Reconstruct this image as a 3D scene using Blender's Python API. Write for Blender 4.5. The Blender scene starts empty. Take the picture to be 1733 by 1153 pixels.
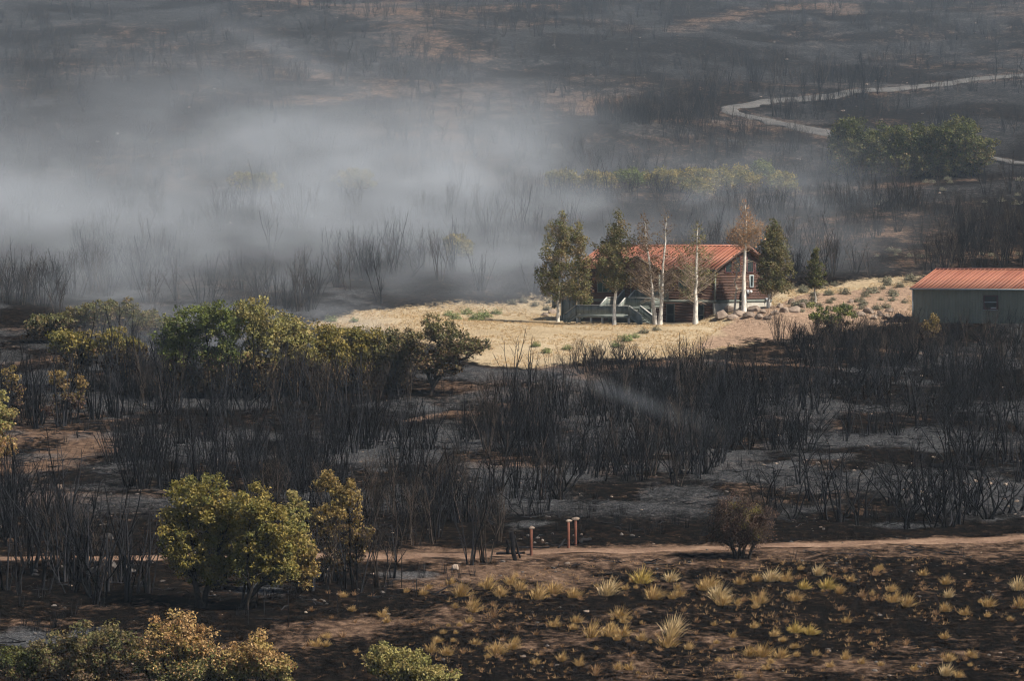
import bpy, math, random
import numpy as np
from mathutils import Vector

# ------------------------------------------------------------------ camera, sky, sun, exposure
sc = bpy.context.scene
C = sc.collection
R = math.radians
F = 6800.0                      # focal length in photograph pixels (1733 wide)
PITCH = 0.0253
CAMZ = 8.0
cd = bpy.data.cameras.new('camera')
cam = bpy.data.objects.new('camera', cd); C.objects.link(cam)
cd.sensor_width = 36.0
cd.lens = 36.0 * F / 1733.0
cd.clip_start = 0.5; cd.clip_end = 4000
cam.location = (0, 0, CAMZ)
cam.rotation_euler = (math.pi/2 - math.atan(PITCH), 0, 0)
sc.camera = cam

SUN_EL, SUN_AZ = 48.0, 116.0    # azimuth clockwise from +Y (view direction)
w = bpy.data.worlds.new('World'); sc.world = w; w.use_nodes = True
nt = w.node_tree
bg = nt.nodes['Background']
sky = nt.nodes.new('ShaderNodeTexSky'); sky.sky_type = 'NISHITA'; sky.sun_disc = False
sky.sun_elevation = R(SUN_EL); sky.sun_rotation = R(SUN_AZ); sky.dust_density = 3.0; sky.altitude = 1800
nt.links.new(sky.outputs[0], bg.inputs[0]); bg.inputs[1].default_value = 0.055
sd = bpy.data.lights.new('sun', 'SUN'); sd.energy = 4.8; sd.angle = R(0.6); sd.color = (1.0, 0.93, 0.83)
so = bpy.data.objects.new('sun', sd); C.objects.link(so)
sv = Vector((math.sin(R(SUN_AZ))*math.cos(R(SUN_EL)), math.cos(R(SUN_AZ))*math.cos(R(SUN_EL)), math.sin(R(SUN_EL))))
so.rotation_euler = sv.to_track_quat('Z', 'Y').to_euler()
so.location = (200, -50, 200)
vs = sc.view_settings
vs.view_transform = 'Standard'; vs.look = 'None'; vs.exposure = 0.72; vs.gamma = 1.0; vs.use_curve_mapping = False
sc.render.engine = 'CYCLES'
cy = sc.cycles
cy.max_bounces = 3; cy.diffuse_bounces = 1; cy.glossy_bounces = 2; cy.transmission_bounces = 3
cy.transparent_max_bounces = 8; cy.volume_bounces = 0
cy.use_denoising = True
try: cy.denoiser = 'OPENIMAGEDENOISE'
except Exception: pass
cy.volume_step_rate = 2.5; cy.volume_max_steps = 256
cy.use_adaptive_sampling = True; cy.adaptive_threshold = 0.035
sc.render.use_persistent_data = False
cy.pixel_filter_type = 'BLACKMAN_HARRIS'; cy.filter_width = 1.2

HAZE = True
SMOKE = True

# ------------------------------------------------------------------ noise and terrain
def _hash(ix, iy, seed):
    h = (ix.astype(np.int64)*374761393 + iy.astype(np.int64)*668265263 + seed*974634777) & 0xffffffff
    h = ((h ^ (h >> 13)) * 1274126177) & 0xffffffff
    h = h ^ (h >> 16)
    return (h & 0xffffff) / float(0xffffff)

def vnoise(x, y, seed=0):
    x = np.asarray(x, float); y = np.asarray(y, float)
    ix = np.floor(x); iy = np.floor(y); fx = x-ix; fy = y-iy
    fx = fx*fx*fx*(fx*(fx*6-15)+10); fy = fy*fy*fy*(fy*(fy*6-15)+10)
    a = _hash(ix, iy, seed); b = _hash(ix+1, iy, seed); c = _hash(ix, iy+1, seed); d = _hash(ix+1, iy+1, seed)
    return (a*(1-fx)+b*fx)*(1-fy) + (c*(1-fx)+d*fx)*fy

def fbm(x, y, seed=0, octv=4):
    s = 0; a = 0.5; t = 0
    for o in range(octv):
        s = s + a*vnoise(x*2**o, y*2**o, seed+o*17); t += a; a *= 0.5
    return s/t

def S(v, e0, e1):
    t = np.clip((np.asarray(v, float)-e0)/(e1-e0), 0, 1); return t*t*(3-2*t)

PY = [-80, 0, 15, 40, 90, 150, 205, 250, 300, 350, 400, 455, 550, 620, 690, 800, 1000, 1180]
PZ = [9, 6.2, 3.5, -3, -12, -15.5, -14.6, -11.3, -7.7, -4.1, 0.1, 5.6, 17.2, 28, 38.8, 55.5, 82, 100]
_ty = np.arange(-80, 1181, 1.0); _tz = np.interp(_ty, PY, PZ)
_k = np.exp(-0.5*(np.arange(-24, 25)/9.0)**2); _k /= _k.sum()
_tz = np.convolve(np.pad(_tz, 24, mode='edge'), _k, mode='valid')

TH = R(40); cT, sT = math.cos(TH), math.sin(TH)
def ray(px, py):
    u = (np.asarray(px, float)-866.5)/F; v = (576.5-np.asarray(py, float))/F
    n = math.sqrt(1+PITCH**2)
    fy_, fz_ = 1/n, -PITCH/n
    uy_, uz_ = PITCH/n, 1/n
    return u, fy_+v*uy_, fz_+v*uz_
def pt(px, py, Y):
    dx, dy, dz = ray(px, py); t = Y/dy
    return np.array([dx*t, Y+0*t, CAMZ+dz*t])
HC = pt(1210, 508, 398.0)                 # house: near corner at main floor level
def to_house(x, y):
    dx = np.asarray(x)-HC[0]; dy = np.asarray(y)-HC[1]
    return dx*cT - dy*sT, dx*sT + dy*cT   # local x (along the long wall, negative away), local y (into the house)
GZ = HC[2]-2.25                           # lower ground level at the front of the house
SC = pt(1545, 486, 391.0)                 # shed: far-left eave corner
TS = R(33); cS, sS = math.cos(TS), math.sin(TS)

def height(x, y):
    x = np.asarray(x, float); y = np.asarray(y, float)
    z = np.interp(y, _ty, _tz)
    near = S(y, 150, 190)
    far = S(y, 430, 600)
    z = z + near*(1-far)*((fbm(x/28, y/40, 3, 2)-0.5)*1.1 + (fbm(x/6, y/9, 8, 2)-0.5)*0.34)
    z = z + near*(fbm(x/1.6, y/1.6, 5, 2)-0.5)*0.12
    z = z + far*((fbm(x/70, y/90, 11, 3)-0.5)*7.0 + (fbm(x/18, y/24, 14, 2)-0.5)*1.6)
    lx, ly = to_house(x, y)
    pad = S(lx, -44, -20)*(1-S(lx, 1, 5))*S(ly, -22, -7)*(1-S(ly, 6, 14))
    z = z*(1-pad) + pad*(GZ + 0.02*(ly))
    berm = S(lx, -1.2, 1.2)*(1-S(lx, 7, 18))*S(ly, -5.0, 0.5)*(1-S(ly, 14, 24))
    z = z + berm*1.15
    dx = x-SC[0]; dy = y-SC[1]
    sx, sy = dx*cS - dy*sS, dx*sS + dy*cS
    ps = S(sx, -5, -1)*(1-S(sx, 22, 30))*S(sy, -5, -1)*(1-S(sy, 12, 18))
    z = z*(1-ps) + ps*(SC[2]-3.45)
    return z

_Ys = np.arange(180, 1100, 0.5)
def ground(px, py):
    px = np.atleast_1d(np.asarray(px, float)); py = np.atleast_1d(np.asarray(py, float))
    out = np.zeros((len(px), 3))
    for i in range(len(px)):
        dx, dy, dz = ray(px[i], py[i])
        t = _Ys/dy; X = dx*t; Z = CAMZ+dz*t
        d = Z-height(X, _Ys)
        k = np.argmax(d <= 0)
        if not (d <= 0).any(): k = len(_Ys)-1
        if k == 0: yy = _Ys[0]
        else:
            f = d[k-1]/(d[k-1]-d[k]); yy = _Ys[k-1]+0.5*f
        tt = yy/dy
        out[i] = (dx*tt, yy, float(height(dx*tt, yy)))
    return out
def g1(px, py): return ground([px], [py])[0]

def in_poly(x, y, poly):
    x = np.asarray(x); y = np.asarray(y); r = np.zeros(x.shape, bool); n = len(poly)
    for i in range(n):
        x0, y0 = poly[i]; x1, y1 = poly[(i+1) % n]
        if y0 == y1: continue
        r ^= ((y0 > y) != (y1 > y)) & (x < (x1-x0)*(y-y0)/(y1-y0)+x0)
    return r
def seg_dist(x, y, P):
    d = np.full(np.shape(x), 1e9)
    for i in range(len(P)-1):
        ax, ay = P[i][:2]; bx, by = P[i+1][:2]
        L = (bx-ax)**2+(by-ay)**2+1e-9
        t = np.clip(((x-ax)*(bx-ax)+(y-ay)*(by-ay))/L, 0, 1)
        d = np.minimum(d, np.hypot(x-ax-t*(bx-ax), y-ay-t*(by-ay)))
    return d
def poly_w(pix): return [tuple(p[:2]) for p in ground([p[0] for p in pix], [p[1] for p in pix])]
def poly_sd(x, y, poly):       # signed distance: positive inside
    d = seg_dist(x, y, list(poly)+[poly[0]])
    return np.where(in_poly(x, y, poly), d, -d)

# ------------------------------------------------------------------ mesh helpers
def mesh_np(name, V, F4=None, F3=None, mats=(), attrs=None, cols=None, smooth=False, mi=None):
    me = bpy.data.meshes.new(name)
    V = np.asarray(V, np.float32).reshape(-1, 3)
    F4 = np.zeros((0, 4), np.int32) if F4 is None or len(F4) == 0 else np.asarray(F4, np.int32)
    F3 = np.zeros((0, 3), np.int32) if F3 is None or len(F3) == 0 else np.asarray(F3, np.int32)
    me.vertices.add(len(V)); me.vertices.foreach_set('co', V.ravel())
    loops = np.concatenate([F4.ravel(), F3.ravel()]).astype(np.int32)
    me.loops.add(len(loops)); me.loops.foreach_set('vertex_index', loops)
    n4, n3 = len(F4), len(F3)
    st = np.concatenate([np.arange(n4)*4, n4*4+np.arange(n3)*3]).astype(np.int32)
    me.polygons.add(n4+n3); me.polygons.foreach_set('loop_start', st)
    try: me.polygons.foreach_set('loop_total', np.concatenate([np.full(n4, 4), np.full(n3, 3)]).astype(np.int32))
    except Exception: pass
    me.update(calc_edges=True)
    if smooth: me.polygons.foreach_set('use_smooth', np.ones(n4+n3, bool))
    if mi is not None: me.polygons.foreach_set('material_index', np.asarray(mi, np.int32))
    for m in mats: me.materials.append(m)
    for k, v in (attrs or {}).items():
        a = me.attributes.new(k, 'FLOAT', 'POINT'); a.data.foreach_set('value', np.asarray(v, np.float32))
    for k, v in (cols or {}).items():
        a = me.attributes.new(k, 'FLOAT_COLOR', 'POINT')
        v = np.asarray(v, np.float32); v = np.concatenate([v, np.ones((len(v), 1), np.float32)], 1) if v.shape[1] == 3 else v
        a.data.foreach_set('color', v.ravel())
    me.validate()
    return me
def link(name, data, parent=None, loc=None, rot=None, scale=None):
    o = bpy.data.objects.new(name, data); C.objects.link(o)
    if parent is not None: o.parent = parent
    if loc is not None: o.location = [float(v) for v in loc]
    if rot is not None: o.rotation_euler = [float(v) for v in rot]
    if scale is not None: o.scale = scale if hasattr(scale, '__len__') else (scale,)*3
    return o
def tag(o, label=None, cat=None, group=None, kind=None):
    if label: o['label'] = label
    if cat: o['category'] = cat
    if group: o['group'] = group
    if kind: o['kind'] = kind
    return o
class MB:
    def __init__(s): s.V = []; s.F4 = []; s.F3 = []; s.n = 0; s.A = []
    def add(s, V, F4=(), F3=(), a=None):
        V = np.asarray(V, float).reshape(-1, 3)
        if len(F4): s.F4.append(np.asarray(F4)+s.n)
        if len(F3): s.F3.append(np.asarray(F3)+s.n)
        s.V.append(V); s.n += len(V)
        s.A.append(np.full(len(V), 0.0 if a is None else a) if np.ndim(a) == 0 or a is None else np.asarray(a))
        return s
    def box(s, x0, x1, y0, y1, z0, z1):
        return s.add([(x0,y0,z0),(x1,y0,z0),(x1,y1,z0),(x0,y1,z0),(x0,y0,z1),(x1,y0,z1),(x1,y1,z1),(x0,y1,z1)],
                     [(0,3,2,1),(4,5,6,7),(0,1,5,4),(1,2,6,5),(2,3,7,6),(3,0,4,7)])
    def bar(s, p, q, wd, ht, up=(0,0,1)):
        p = np.array(p, float); q = np.array(q, float); t = q-p; t = t/np.linalg.norm(t)
        sd_ = np.cross(t, up); sd_ /= (np.linalg.norm(sd_)+1e-9); u = np.cross(sd_, t)
        v = [e+sd_*i*wd/2+u*j*ht/2 for e in (p, q) for i, j in ((-1,-1),(1,-1),(1,1),(-1,1))]
        return s.add(v, [(0,1,2,3),(7,6,5,4),(0,4,5,1),(1,5,6,2),(2,6,7,3),(3,7,4,0)])
    def tube(s, P, rad, k=5, a=None, cap=False):
        V, Q = tube(P, rad, k)
        n0 = len(P)
        s.add(V, Q, a=a if a is None or np.ndim(a) == 0 else np.repeat(a, k))
        if cap:
            top = s.n-k
            s.F3.append(np.array([(top, top+i, top+i+1) for i in range(1, k-1)]))
        return s
    def prism(s, prof, x0, x1):       # profile in (y,z), extruded in x
        n = len(prof); v = [(x0, y, z) for y, z in prof]+[(x1, y, z) for y, z in prof]
        f4 = [(i, (i+1) % n, n+(i+1) % n, n+i) for i in range(n)]
        f3 = [(0, i+1, i) for i in range(1, n-1)]+[(n, n+i, n+i+1) for i in range(1, n-1)]
        return s.add(v, f4, f3)
    def arr(s):
        return (np.concatenate(s.V), np.concatenate(s.F4) if s.F4 else None, np.concatenate(s.F3) if s.F3 else None)
    def mesh(s, name, mat, attrs=None, smooth=False):
        V, f4, f3 = s.arr()
        mats = mat if isinstance(mat, (list, tuple)) else [mat]
        at = {'a': np.concatenate(s.A)} if attrs else None
        return mesh_np(name, V, f4, f3, mats, at, None, smooth)
    def build(s, name, mat, parent=None, smooth=False, **k): return link(name, s.mesh(name, mat, smooth=smooth), parent, **k)
def tube(P, rad, k=5):
    P = np.asarray(P, float); n = len(P); rad = np.broadcast_to(np.asarray(rad, float), (n,))
    T = np.gradient(P, axis=0); T /= (np.linalg.norm(T, axis=1)[:, None]+1e-9)
    ref = np.where(np.abs(T[:, 1:2]) < 0.9, np.array([[0, 1.0, 0]]), np.array([[1.0, 0, 0]]))
    A = np.cross(T, ref); A /= (np.linalg.norm(A, axis=1)[:, None]+1e-9); B = np.cross(T, A)
    ang = np.arange(k)*2*math.pi/k
    V = P[:, None, :] + rad[:, None, None]*(np.cos(ang)[None, :, None]*A[:, None, :]+np.sin(ang)[None, :, None]*B[:, None, :])
    i = np.arange(n-1)[:, None]*k; j = np.arange(k)[None, :]; j2 = (j+1) % k
    Q = np.stack([i+j, i+j2, i+k+j2, i+k+j], -1).reshape(-1, 4)
    return V.reshape(-1, 3), Q

# ------------------------------------------------------------------ materials
def mat(name):
    m = bpy.data.materials.new(name); m.use_nodes = True
    n = m.node_tree; return m, n, n.nodes['Principled BSDF']
def N(n, t, **k):
    x = n.nodes.new(t)
    for a, b in k.items(): setattr(x, a, b)
    return x
def noise(n, vec, scale, detail=4, rough=0.6):
    t = N(n, 'ShaderNodeTexNoise'); t.inputs['Scale'].default_value = scale; t.inputs['Detail'].default_value = detail
    t.inputs['Roughness'].default_value = rough
    if vec is not None: n.links.new(vec, t.inputs['Vector'])
    return t.outputs['Fac']
def ramp(n, fac, stops, interp='LINEAR'):
    r = N(n, 'ShaderNodeValToRGB'); r.color_ramp.interpolation = interp
    e = r.color_ramp.elements
    while len(e) < len(stops): e.new(0.5)
    for i, (p, c) in enumerate(stops):
        e[i].position = p; e[i].color = (*c, 1) if len(c) == 3 else c
    n.links.new(fac, r.inputs[0]); return r.outputs[0]
def mix(n, fac, a, b):
    x = N(n, 'ShaderNodeMix', data_type='RGBA')
    for s_, v in ((x.inputs[0], fac), (x.inputs[6], a), (x.inputs[7], b)):
        if hasattr(v, 'links') or isinstance(v, bpy.types.NodeSocket): n.links.new(v, s_)
        elif isinstance(v, (int, float)): s_.default_value = v
        else: s_.default_value = (*v, 1)
    return x.outputs[2]
def math_(n, op, a, b=None, clamp=False):
    x = N(n, 'ShaderNodeMath', operation=op); x.use_clamp = clamp
    for s_, v in ((x.inputs[0], a), (x.inputs[1], b)):
        if v is None: continue
        if isinstance(v, bpy.types.NodeSocket): n.links.new(v, s_)
        else: s_.default_value = v
    return x.outputs[0]
def attr(n, name): a = N(n, 'ShaderNodeAttribute'); a.attribute_name = name; return a
def smooth(n, v, e0, e1):
    x = N(n, 'ShaderNodeMapRange', interpolation_type='SMOOTHSTEP')
    n.links.new(v, x.inputs[0]); x.inputs[1].default_value = e0; x.inputs[2].default_value = e1
    return x.outputs[0]
def bump(n, b, h, strength, dist):
    x = N(n, 'ShaderNodeBump'); x.inputs['Strength'].default_value = strength; x.inputs['Distance'].default_value = dist
    n.links.new(h, x.inputs['Height']); n.links.new(x.outputs[0], b.inputs['Normal'])
def simple(name, c1, c2, scale=3.0, rough=0.9, metal=0.0, bmp=0.0, bscale=None, spec=0.3, detail=5, obj=True, stretch=None):
    m, n, b = mat(name)
    tc = N(n, 'ShaderNodeTexCoord'); v = tc.outputs['Object']
    if stretch:
        mp = N(n, 'ShaderNodeMapping'); mp.inputs['Scale'].default_value = stretch; n.links.new(v, mp.inputs[0]); v = mp.outputs[0]
    oi = N(n, 'ShaderNodeObjectInfo')
    f = noise(n, v, scale, detail, 0.65)
    f = math_(n, 'ADD', f, math_(n, 'MULTIPLY', math_(n, 'SUBTRACT', oi.outputs['Random'], 0.5), 0.25))
    n.links.new(ramp(n, f, [(0.32, c1), (0.68, c2)]), b.inputs['Base Color'])
    b.inputs['Roughness'].default_value = rough; b.inputs['Metallic'].default_value = metal
    b.inputs['Specular IOR Level'].default_value = spec
    if bmp: bump(n, b, noise(n, v, bscale or scale*4, 4), bmp, 0.02)
    return m
M = {}
M['char'] = simple('charred_bark', (0.004, 0.004, 0.005), (0.020, 0.019, 0.020), 2.5, 0.95, spec=0.03)
def stem_mat(name, c1, c2):
    m, n, b = mat(name)
    tc = N(n, 'ShaderNodeTexCoord'); f = noise(n, tc.outputs['Object'], 3.0, 3)
    f = math_(n, 'ADD', math_(n, 'MULTIPLY', f, 0.35), math_(n, 'MULTIPLY', attr(n, 'a').outputs['Fac'], 0.75))
    n.links.new(ramp(n, f, [(0.25, c1), (0.62, tuple(0.6*p+0.4*q for p, q in zip(c1, c2))), (1.0, c2)]), b.inputs['Base Color'])
    b.inputs['Roughness'].default_value = 0.95; b.inputs['Specular IOR Level'].default_value = 0.03
    return m
M['stem'] = stem_mat('charred_stem', (0.003, 0.003, 0.0035), (0.040, 0.040, 0.044))
M['stemtwig'] = stem_mat('scorched_stem', (0.012, 0.010, 0.009), (0.105, 0.082, 0.066))
M['twig'] = simple('scorched_twig', (0.026, 0.021, 0.018), (0.08, 0.062, 0.050), 2.0, 0.95, spec=0.03)
M['bark'] = simple('dark_bark', (0.010, 0.009, 0.008), (0.05, 0.04, 0.033), 4, 0.95, spec=0.1)
M['aspen'] = simple('aspen_bark', (0.28, 0.25, 0.21), (0.78, 0.73, 0.64), 1.6, 0.85, bmp=0.3, stretch=(3, 3, 1.2))
M['paletwig'] = simple('pale_twig', (0.26, 0.19, 0.13), (0.46, 0.36, 0.26), 1.5, 0.9)
M['stone'] = simple('sandstone', (0.11, 0.08, 0.062), (0.31, 0.24, 0.185), 1.7, 0.92, bmp=0.5, bscale=5)
M['greystone'] = simple('ashy_stone', (0.035, 0.032, 0.03), (0.14, 0.12, 0.105), 1.7, 0.95, bmp=0.5, bscale=5)
M['rust'] = simple('rusty_pipe', (0.065, 0.022, 0.014), (0.17, 0.062, 0.036), 3.0, 0.8, bmp=0.3)
M['log'] = simple('stained_siding', (0.060, 0.032, 0.023), (0.125, 0.064, 0.044), 1.3, 0.75, bmp=0.25, stretch=(0.5, 4, 6), bscale=8)
M['trimgreen'] = simple('grey_green_trim', (0.13, 0.145, 0.125), (0.20, 0.21, 0.18), 1.2, 0.8, bmp=0.15)
M['rail'] = simple('pale_rail', (0.42, 0.41, 0.37), (0.62, 0.60, 0.55), 2, 0.8)  # cap rails and landing posts, paler than the deck boards
M['deck'] = simple('grey_green_deck', (0.15, 0.175, 0.155), (0.27, 0.29, 0.255), 0.9, 0.85, bmp=0.2, stretch=(2, 2, 1))
M['dark'] = simple('dark_soffit', (0.020, 0.017, 0.015), (0.05, 0.042, 0.036), 2, 0.9)
M['roofred'] = simple('red_metal_roof', (0.26, 0.092, 0.055), (0.43, 0.178, 0.108), 0.5, 0.42, spec=0.4)
M['concrete'] = simple('concrete', (0.24, 0.22, 0.18), (0.36, 0.33, 0.28), 1.5, 0.95, bmp=0.3)
M['shedgreen'] = simple('green_metal_wall', (0.185, 0.178, 0.122), (0.24, 0.225, 0.158), 0.35, 0.5, spec=0.35)
M['gutter'] = simple('pale_eave_trim', (0.32, 0.37, 0.37), (0.42, 0.46, 0.45), 1.0, 0.6)
M['maroon'] = simple('maroon_frame', (0.09, 0.03, 0.035), (0.13, 0.05, 0.05), 1.0, 0.6)
M['meter'] = simple('grey_metal', (0.30, 0.32, 0.34), (0.42, 0.44, 0.46), 2.0, 0.5)
M['white'] = simple('white_paint', (0.68, 0.68, 0.64), (0.82, 0.82, 0.78), 2.0, 0.6)
M['black'] = simple('black_metal', (0.012, 0.012, 0.014), (0.03, 0.03, 0.032), 2.0, 0.6)
M['fleck'] = simple('sun_fleck_orange', (0.35, 0.16, 0.07), (0.55, 0.27, 0.12), 6, 0.5)  # orange of the sun flecks painted on the wall
M['curtain'] = simple('teal_curtain', (0.06, 0.13, 0.12), (0.13, 0.24, 0.21), 2.5, 0.9, stretch=(5, 1, 0.2))
def glass(name, col, rough=0.08):
    m, n, b = mat(name); b.inputs['Base Color'].default_value = (*col, 1); b.inputs['Roughness'].default_value = rough
    b.inputs['Specular IOR Level'].default_value = 0.3
    tc = N(n, 'ShaderNodeTexCoord'); bump(n, b, noise(n, tc.outputs['Object'], 1.5, 2), 0.08, 0.02)
    return m
M['glass'] = glass('window_glass', (0.018, 0.026, 0.028))
M['glass2'] = glass('curtained_glass', (0.05, 0.10, 0.095))
def leaf_mat(name, trans=0.3):
    m, n, b = mat(name)
    a = attr(n, 'col')
    n.links.new(a.outputs['Color'], b.inputs['Base Color']); b.inputs['Roughness'].default_value = 0.65
    b.inputs['Specular IOR Level'].default_value = 0.25
    t = N(n, 'ShaderNodeBsdfTranslucent'); n.links.new(a.outputs['Color'], t.inputs['Color'])
    mx = N(n, 'ShaderNodeMixShader'); mx.inputs[0].default_value = trans
    out = n.nodes['Material Output']
    n.links.new(b.outputs[0], mx.inputs[1]); n.links.new(t.outputs[0], mx.inputs[2]); n.links.new(mx.outputs[0], out.inputs['Surface'])
    return m
M['leaf'] = leaf_mat('leaves')
M['straw'] = leaf_mat('straw_blades', 0.2)

# ground material: burnt soil, bare earth, ash and dry meadow grass
def ground_mat():
    m, n, b = mat('burnt_ground')
    geo = N(n, 'ShaderNodeNewGeometry'); P = geo.outputs['Position']
    mp = N(n, 'ShaderNodeMapping'); mp.inputs['Scale'].default_value = (1, 0.7, 1); n.links.new(P, mp.inputs[0]); Q = mp.outputs[0]
    big = noise(n, Q, 0.045, 4, 0.6); mid = noise(n, Q, 0.3, 5, 0.65); fine = noise(n, Q, 1.7, 5, 0.7); tiny = noise(n, P, 7.0, 3, 0.7)
    char = ramp(n, fine, [(0.3, (0.0015, 0.0014, 0.0014)), (0.5, (0.0055, 0.0047, 0.0042)), (0.62, (0.019, 0.0125, 0.0085)), (0.76, (0.06, 0.038, 0.026))])
    char = mix(n, smooth(n, tiny, 0.60, 0.80), char, (0.035, 0.028, 0.022))
    soilc = ramp(n, fine, [(0.28, (0.040, 0.026, 0.019)), (0.5, (0.125, 0.078, 0.052)), (0.72, (0.28, 0.185, 0.125))])
    so_ = attr(n, 'soil').outputs['Fac']; me_ = attr(n, 'meadow').outputs['Fac']; as_ = attr(n, 'ash').outputs['Fac']
    sm = math_(n, 'ADD', math_(n, 'ADD', math_(n, 'MULTIPLY', mid, 0.55), math_(n, 'MULTIPLY', big, 0.45)), math_(n, 'MULTIPLY', fine, 0.35))
    sm = math_(n, 'ADD', sm, math_(n, 'MULTIPLY', so_, 0.32))
    col = mix(n, math_(n, 'MULTIPLY', smooth(n, sm, 0.74, 0.94), 0.8), char, soilc)
    am = math_(n, 'ADD', math_(n, 'MULTIPLY', as_, 0.6), math_(n, 'MULTIPLY', mid, 0.35))
    am = math_(n, 'ADD', am, math_(n, 'MULTIPLY', fine, 0.55)); am = math_(n, 'ADD', am, math_(n, 'MULTIPLY', math_(n, 'SUBTRACT', tiny, 0.5), 0.35))
    ashc = ramp(n, tiny, [(0.3, (0.022, 0.023, 0.025)), (0.52, (0.06, 0.062, 0.066)), (0.75, (0.22, 0.22, 0.22))])
    col = mix(n, math_(n, 'MULTIPLY', smooth(n, am, 0.60, 1.0), 0.8), col, ashc)
    grass = ramp(n, math_(n, 'ADD', math_(n, 'MULTIPLY', mid, 0.6), math_(n, 'MULTIPLY', fine, 0.4)),
                 [(0.28, (0.26, 0.195, 0.115)), (0.5, (0.40, 0.31, 0.195)), (0.66, (0.48, 0.385, 0.26)), (0.8, (0.42, 0.295, 0.20))])
    grass = mix(n, smooth(n, tiny, 0.5, 0.8), grass, (0.30, 0.225, 0.13))
    pk = attr(n, 'pink').outputs['Fac']
    grass = mix(n, smooth(n, math_(n, 'ADD', pk, math_(n, 'MULTIPLY', math_(n, 'SUBTRACT', mid, 0.5), 0.8)), 0.3, 0.7), grass, ramp(n, fine, [(0.3, (0.17, 0.115, 0.08)), (0.55, (0.33, 0.225, 0.155)), (0.75, (0.40, 0.30, 0.21))]))
    mm = smooth(n, math_(n, 'ADD', me_, math_(n, 'ADD', math_(n, 'MULTIPLY', math_(n, 'SUBTRACT', fine, 0.5), 1.0), math_(n, 'MULTIPLY', math_(n, 'SUBTRACT', tiny, 0.5), 0.5))), 0.38, 0.62)
    col = mix(n, mm, col, grass)
    n.links.new(col, b.inputs['Base Color'])
    b.inputs['Roughness'].default_value = 1.0; b.inputs['Specular IOR Level'].default_value = 0.0
    hh = math_(n, 'ADD', math_(n, 'MULTIPLY', fine, 1.0), math_(n, 'MULTIPLY', tiny, 0.35))
    bump(n, b, hh, 0.9, 0.35)
    return m
M['ground'] = ground_mat()
def road_mat(name, c1, c2, c3):
    m, n, b = mat(name)
    geo = N(n, 'ShaderNodeNewGeometry'); P = geo.outputs['Position']
    mid = noise(n, P, 0.5, 5, 0.65); fine = noise(n, P, 5, 4, 0.7)
    f = math_(n, 'ADD', math_(n, 'MULTIPLY', mid, 0.6), math_(n, 'MULTIPLY', fine, 0.4))
    n.links.new(ramp(n, f, [(0.32, c1), (0.5, c2), (0.68, c3)]), b.inputs['Base Color'])
    b.inputs['Roughness'].default_value = 0.97; b.inputs['Specular IOR Level'].default_value = 0.0
    bump(n, b, fine, 0.6, 0.1)
    return m
M['dirt'] = road_mat('red_dirt', (0.06, 0.038, 0.028), (0.17, 0.108, 0.074), (0.29, 0.195, 0.135))
M['gravel'] = road_mat('grey_gravel', (0.055, 0.052, 0.05), (0.10, 0.095, 0.089), (0.145, 0.136, 0.126))

# ------------------------------------------------------------------ ground sheet
MEADOW = poly_w([(500, 552), (640, 527), (800, 513), (900, 503), (948, 497), (985, 490), (1200, 495), (1340, 492), (1470, 470), (1560, 466), (1560, 548), (1480, 556),
                 (1380, 562), (1300, 576), (1240, 590), (1180, 606), (1110, 610), (1000, 606), (900, 622), (840, 618), (770, 600), (700, 570), (600, 556)])
PINK = poly_w([(1200, 552), (1240, 528), (1330, 505), (1450, 490), (1560, 480), (1560, 565), (1400, 566), (1290, 582), (1190, 600), (1150, 590), (1180, 565)])
ROADPX = [(-300, 955), (0, 948), (200, 945), (420, 944), (640, 943), (780, 942), (880, 939), (1050, 934), (1200, 930), (1330, 926), (1450, 922), (1600, 917), (1733, 913), (1950, 905)]
HROADPX = [(1950, 108), (1733, 128), (1600, 142), (1500, 152), (1420, 160), (1340, 169), (1275, 177), (1243, 182), (1234, 188), (1248, 194), (1290, 203), (1350, 216), (1430, 233), (1560, 253), (1680, 269), (1733, 277), (1950, 310)]
ROADW = [tuple(p) for p in ground([p[0] for p in ROADPX], [p[1] for p in ROADPX])]
HROADW = [tuple(p) for p in ground([p[0] for p in HROADPX], [p[1] for p in HROADPX])]
def catmull(P, n=12):
    P = np.array(P, float); out = []
    Q = np.vstack([2*P[0]-P[1], P, 2*P[-1]-P[-2]])
    for i in range(1, len(Q)-2):
        for t in np.linspace(0, 1, n, endpoint=False):
            out.append(0.5*((2*Q[i])+(-Q[i-1]+Q[i+1])*t+(2*Q[i-1]-5*Q[i]+4*Q[i+1]-Q[i+2])*t*t+(-Q[i-1]+3*Q[i]-3*Q[i+1]+Q[i+2])*t**3))
    out.append(P[-1]); return np.array(out)
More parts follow.
